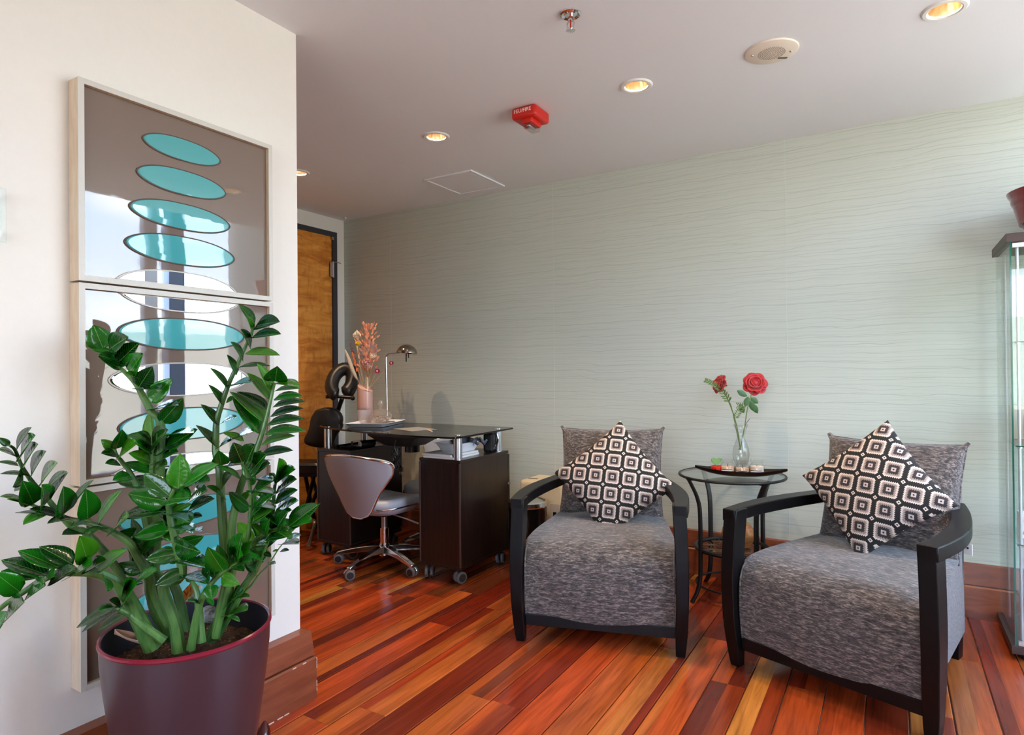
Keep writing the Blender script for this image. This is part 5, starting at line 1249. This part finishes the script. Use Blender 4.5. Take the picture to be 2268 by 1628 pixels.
stalk([('G', 1350, 1240), ('G', 1480, 900), ('G', 1580, 520), ('E', 270, 900), ('E', 250, 600), ('E', 235, 300)], [(470, 1600), (470, 1400), (480, 1250), (520, 1110), (570, 960), (620, 830), (690, 680), (760, 520), (820, 390), (860, 290), (880, 240)], 'B', D + .02, D + .10, .015, .0028,
 [(890, 250, 1145, 200, 130), (855, 365, 1160, 330, 90), (780, 540, 1150, 555, 90), (710, 690, 1050, 670, 35), (880, 240, 715, 20, 90), (860, 350, 800, 150, 50), (840, 480, 735, 280, 70), (760, 620, 630, 415, 60), (690, 770, 590, 550, 70), (600, 920, 410, 690, 60), (620, 890, 840, 840, 40),
  (550, 1090, 390, 865, 70), (580, 1050, 680, 1010, 50), (500, 1300, 310, 1075, 90), (530, 1280, 700, 1210, 40), (490, 1540, 260, 1295, 90), (500, 1540, 630, 1460, 45), ('E', 255, 260, 225, 95, 180), ('E', 480, 420, 210, 270, 60), ('E', 300, 640, 90, 490, 50), ('E', 260, 500, 370, 360, 80), ('E', 320, 270, 450, 205, 40), (640, 1460, 870, 1365, 45), (770, 1470, 540, 1380, 70)])
stalk([('G', 1430, 1180), ('G', 1600, 700), ('E', 370, 1000), ('E', 420, 700), ('E', 500, 420)], [(890, 1580), (960, 1380), (1010, 1200), (1050, 1030), (1080, 900), (1100, 850)], 'B', D + .02, D + .06, .014, .003,
 [(1100, 840, 1120, 680, 230), (1085, 860, 1360, 890, 70), (1090, 940, 1360, 910, 50), (1080, 1030, 1390, 990, 80), (1070, 1110, 1425, 1045, 70), (1045, 1210, 1400, 1120, 80), (1010, 1300, 1410, 1230, 90), (985, 1395, 1425, 1360, 100), (950, 1510, 1310, 1410, 80), (940, 1620, 1290, 1565, 90),
  (1055, 930, 910, 645, 100), (1040, 1030, 805, 740, 110), (1010, 1140, 690, 940, 110), (985, 1270, 620, 940, 130), (935, 1395, 650, 1010, 170), ('E', 470, 690, 590, 560, 80)])
stalk([('G', 1400, 1200), ('G', 1600, 300)], [(520, 1200), (560, 1050), (580, 850), (590, 650), (570, 450), (530, 300), (480, 240)], 'E', D - .02, D - .06, .009, .0025,
 [(490, 230, 390, 0, 210), (540, 240, 630, 20, 150), (580, 340, 760, 130, 170), (570, 400, 800, 230, 120), (580, 430, 830, 430, 30), (600, 560, 840, 430, 110), (600, 570, 840, 575, 25), (600, 790, 840, 590, 130), (600, 740, 860, 745, 25), (600, 890, 830, 760, 110), (590, 900, 760, 910, 60)], 8)
stalk([('G', 1450, 1180), ('G', 1750, 650), ('E', 740, 1150)], [(830, 820), (850, 560), (870, 440), (900, 380)], 'E', D + .02, D + .02, .010, .0025,
 [(880, 430, 910, 180, 100), (880, 440, 1085, 300, 100), (870, 560, 1100, 410, 110), (860, 670, 1115, 530, 110), (850, 800, 1120, 650, 110), (870, 440, 790, 350, 60), (870, 580, 820, 510, 30), (860, 690, 780, 650, 30), (850, 830, 1050, 760, 90)])
stalk([('G', 1420, 1200), ('E', 420, 1360)], [(600, 1140), (750, 1030), (900, 970), (1010, 960)], 'E', D - .02, D - .08, .009, .003,
 [(1010, 950, 1365, 685, 190), (1020, 960, 1270, 890, 80), (880, 960, 1000, 780, 150), (740, 1020, 800, 860, 120), (750, 1040, 590, 920, 60), (760, 1080, 1000, 1060, 110), (640, 1150, 780, 1150, 80), (880, 1000, 1040, 1090, 70)], 6)
stalk([('G', 1450, 1150), ('G', 1800, 620)], [(580, 1628), (680, 1490), (790, 1370), (900, 1200), (960, 1130)], 'E', D + .01, D + .03, .004, .0012,
 [(920, 1225, 1020, 1215, 40), (790, 1370, 865, 1365, 40), (900, 1210, 830, 1230, 25), (650, 1510, 620, 1460, 20), (940, 1150, 1125, 1140, 60), (960, 1130, 1150, 1040, 60)])
stalk([('G', 1430, 1180)], [(500, 1628), (640, 1450), (740, 1200), (790, 1080)], 'E', D + .01, D, .010, .004,
 [(720, 1320, 490, 1260, 80), (650, 1440, 550, 1400, 70), (730, 1200, 640, 1190, 60), (740, 1240, 820, 1290, 60), (790, 1090, 960, 1060, 90), ('G', 1600, 750, 1800, 550, 90), ('G', 1640, 680, 1900, 630, 50), ('G', 1590, 900, 1860, 820, 90), ('G', 1590, 910, 1765, 985, 60), ('G', 1560, 700, 1690, 715, 40)], 5)
stalk([('G', 1080, 1370), ('G', 1190, 780)], [(140, 1590), (300, 1440), (420, 1360), (500, 1290)], 'E', D - .07, D - .09, .010, .003,
 [(280, 1450, 100, 1180, 200), (420, 1320, 490, 1020, 130), (360, 1340, 340, 1180, 80), (420, 1370, 600, 1330, 110), (400, 1400, 510, 1450, 90), (260, 1510, 460, 1600, 150), (500, 1270, 600, 1110, 100), ('G', 1350, 470, 1380, 680, 190), ('G', 1200, 720, 1030, 690, 70), ('G', 1300, 650, 1400, 760, 80), (60, 1560, 150, 1350, 90)], 6)
stalk([('G', 1220, 1270)], [(1190, 780), (1160, 560), (1090, 420)], 'G', D - .05, D - .03, .012, .005, [(1090, 420, 1010, 330, 90)])
stalk([('G', 790, 1150), ('G', 540, 640), ('G', 490, 330), ('D', 430, 1280)], [(1450, 1380), (1280, 1270), (1120, 1200), (950, 1150), (800, 1120), (660, 1080), (480, 1010), (300, 930)], 'C', D - .03, D - .14, .014, .003,
 [(380, 950, 260, 690, 240), (490, 980, 480, 730, 130), (710, 1070, 720, 750, 190), (990, 1120, 970, 780, 220), (650, 1080, 330, 1000, 90), (650, 1090, 170, 1040, 60), (350, 970, 80, 890, 50), (300, 930, 0, 860, 50), (510, 1050, 260, 1180, 100), (820, 1100, 530, 1165, 70), (1220, 1220, 940, 1270, 40), (1010, 1150, 800, 1210, 60), (1280, 1260, 1450, 1090, 50), (1130, 1220, 1000, 1310, 40), (1100, 1190, 1375, 780, 80)])
stalk([('G', 500, 1250), ('F', 1780, 600)], [(1000, 1300), (850, 1230), (750, 1150), (560, 920), (380, 720), (250, 530), (170, 340), (110, 290)], 'C', D - .02, D - .17, .012, .0025,
 [(110, 290, -20, 200, 80), (185, 340, 350, 80, 60), (230, 430, 390, 170, 60), (270, 530, 420, 270, 60), (350, 640, 510, 350, 80), (455, 740, 640, 480, 70), (520, 790, 750, 580, 60), (575, 890, 760, 590, 60), (190, 420, -20, 335, 50), (215, 520, -40, 470, 45), (330, 630, 0, 605, 45), (240, 540, 150, 760, 60), (800, 1000, 1050, 670, 45), (930, 1270, 700, 1290, 80), (400, 760, 160, 800, 40)])
stalk([('G', 560, 1340), ('G', 400, 1030)], [(1960, 1050), (1890, 940), (1780, 780), (1600, 660), (1400, 600), (1150, 590), (900, 610), (650, 700), (400, 860), (100, 1060), (-60, 1200)], 'F', D - .06, D - .24, .021, .004,
 [(1100, 480, 590, 200, 260), (920, 540, 270, 260, 270), (720, 640, 20, 400, 280), (580, 680, 10, 570, 240), (300, 890, -80, 600, 320), (1310, 420, 1200, 50, 320), (1450, 580, 1900, 250, 180), (1250, 570, 1600, 410, 170), (1080, 640, 1370, 480, 140), (740, 740, 1160, 530, 190), (600, 740, 820, 650, 130), (360, 1020, 670, 790, 150), (80, 1300, 350, 1040, 190), (-60, 1400, 100, 1180, 180), (1560, 640, 1620, 880, 90)])
stalk([('G', 720, 1250), ('G', 400, 1020), ('G', 250, 900)], [(1900, 1200), (1800, 1150), (1720, 1130)], 'F', D - .08, D - .12, .010, .005,
 [(1720, 1150, 1140, 1420, 170), (1740, 1180, 1220, 1490, 140), (1900, 1230, 1460, 1470, 110), (1720, 1110, 1480, 1170, 90), (1840, 1100, 2060, 740, 100), (1820, 1100, 1640, 1010, 100), ('G', 320, 420, 620, 260, 130), ('G', 150, 580, 180, 370, 110)])
# things in the soil
o = MB().sphere((0, 0, 0), .026, 12, 8, (1, .8, .75)).build('pebble', mat('speckled_stone', rough=.6, build=mottled(S(70, 62, 70), S(205, 200, 200), (120, 120, 120))), None, True)
o.location = at(*cpx('G', 1330, 880), D + .01); tag(o, 'speckled grey white stone half buried between the stalks', 'stone')
tagp = at(*cpx('G', 1020, 600), D + .05)
t = thing('plant_label', 'orange and white printed plant label stuck in the soil', 'plant label', tagp)
def flamy(nt, p):
    n = nt.noise(nt.coord('Object', (60, 60, 20), (0, .6, 0)), 1, 3, .5, 2); nt.put(p.inputs['Base Color'], nt.ramp(n, [(.3, S(60, 16, 10)), (.45, S(216, 76, 20)), (.6, S(250, 180, 80))]))
Mr = Matrix.Rotation(_yaw, 4, 'Z') @ Matrix.Rotation(.75, 4, 'Y')
MB().box((0, 0, 0), (.022, .0008, .07), M=Mr).build('label_card', mat('flame_print', rough=.4, build=flamy), t)
MB().box((Mr @ Vector((.014, 0, .02))), (.010, .0008, .04), M=Mr).build('label_margin', m_paper2, t)
MB().box((Mr @ Vector((0, 0, -.07))), (.008, .0008, .07), M=Mr).build('label_spike', m_paper2, t)
o = MB().grid(lambda u, v_: ((2 * u - 1) * .012 * math.sin(PI * min(.999, max(.001, v_))), v_ * .09, .012 * (2 * u - 1) ** 2 + .01 * v_), 4, 8).build('dry_leaf', mat('withered_brown', S(150, 116, 98), .8), None, True, solid=.001)
a_, b_ = at(*cpx('G', 470, 1330), D - .07), at(*cpx('G', 20, 1190), D - .05)
o.location = a_; o.rotation_euler = (0, 0, math.atan2((b_ - a_).y, (b_ - a_).x) - PI / 2); o.rotation_euler.x = .12; tag(o, 'withered brown leaf lying on the soil', 'dead leaf')
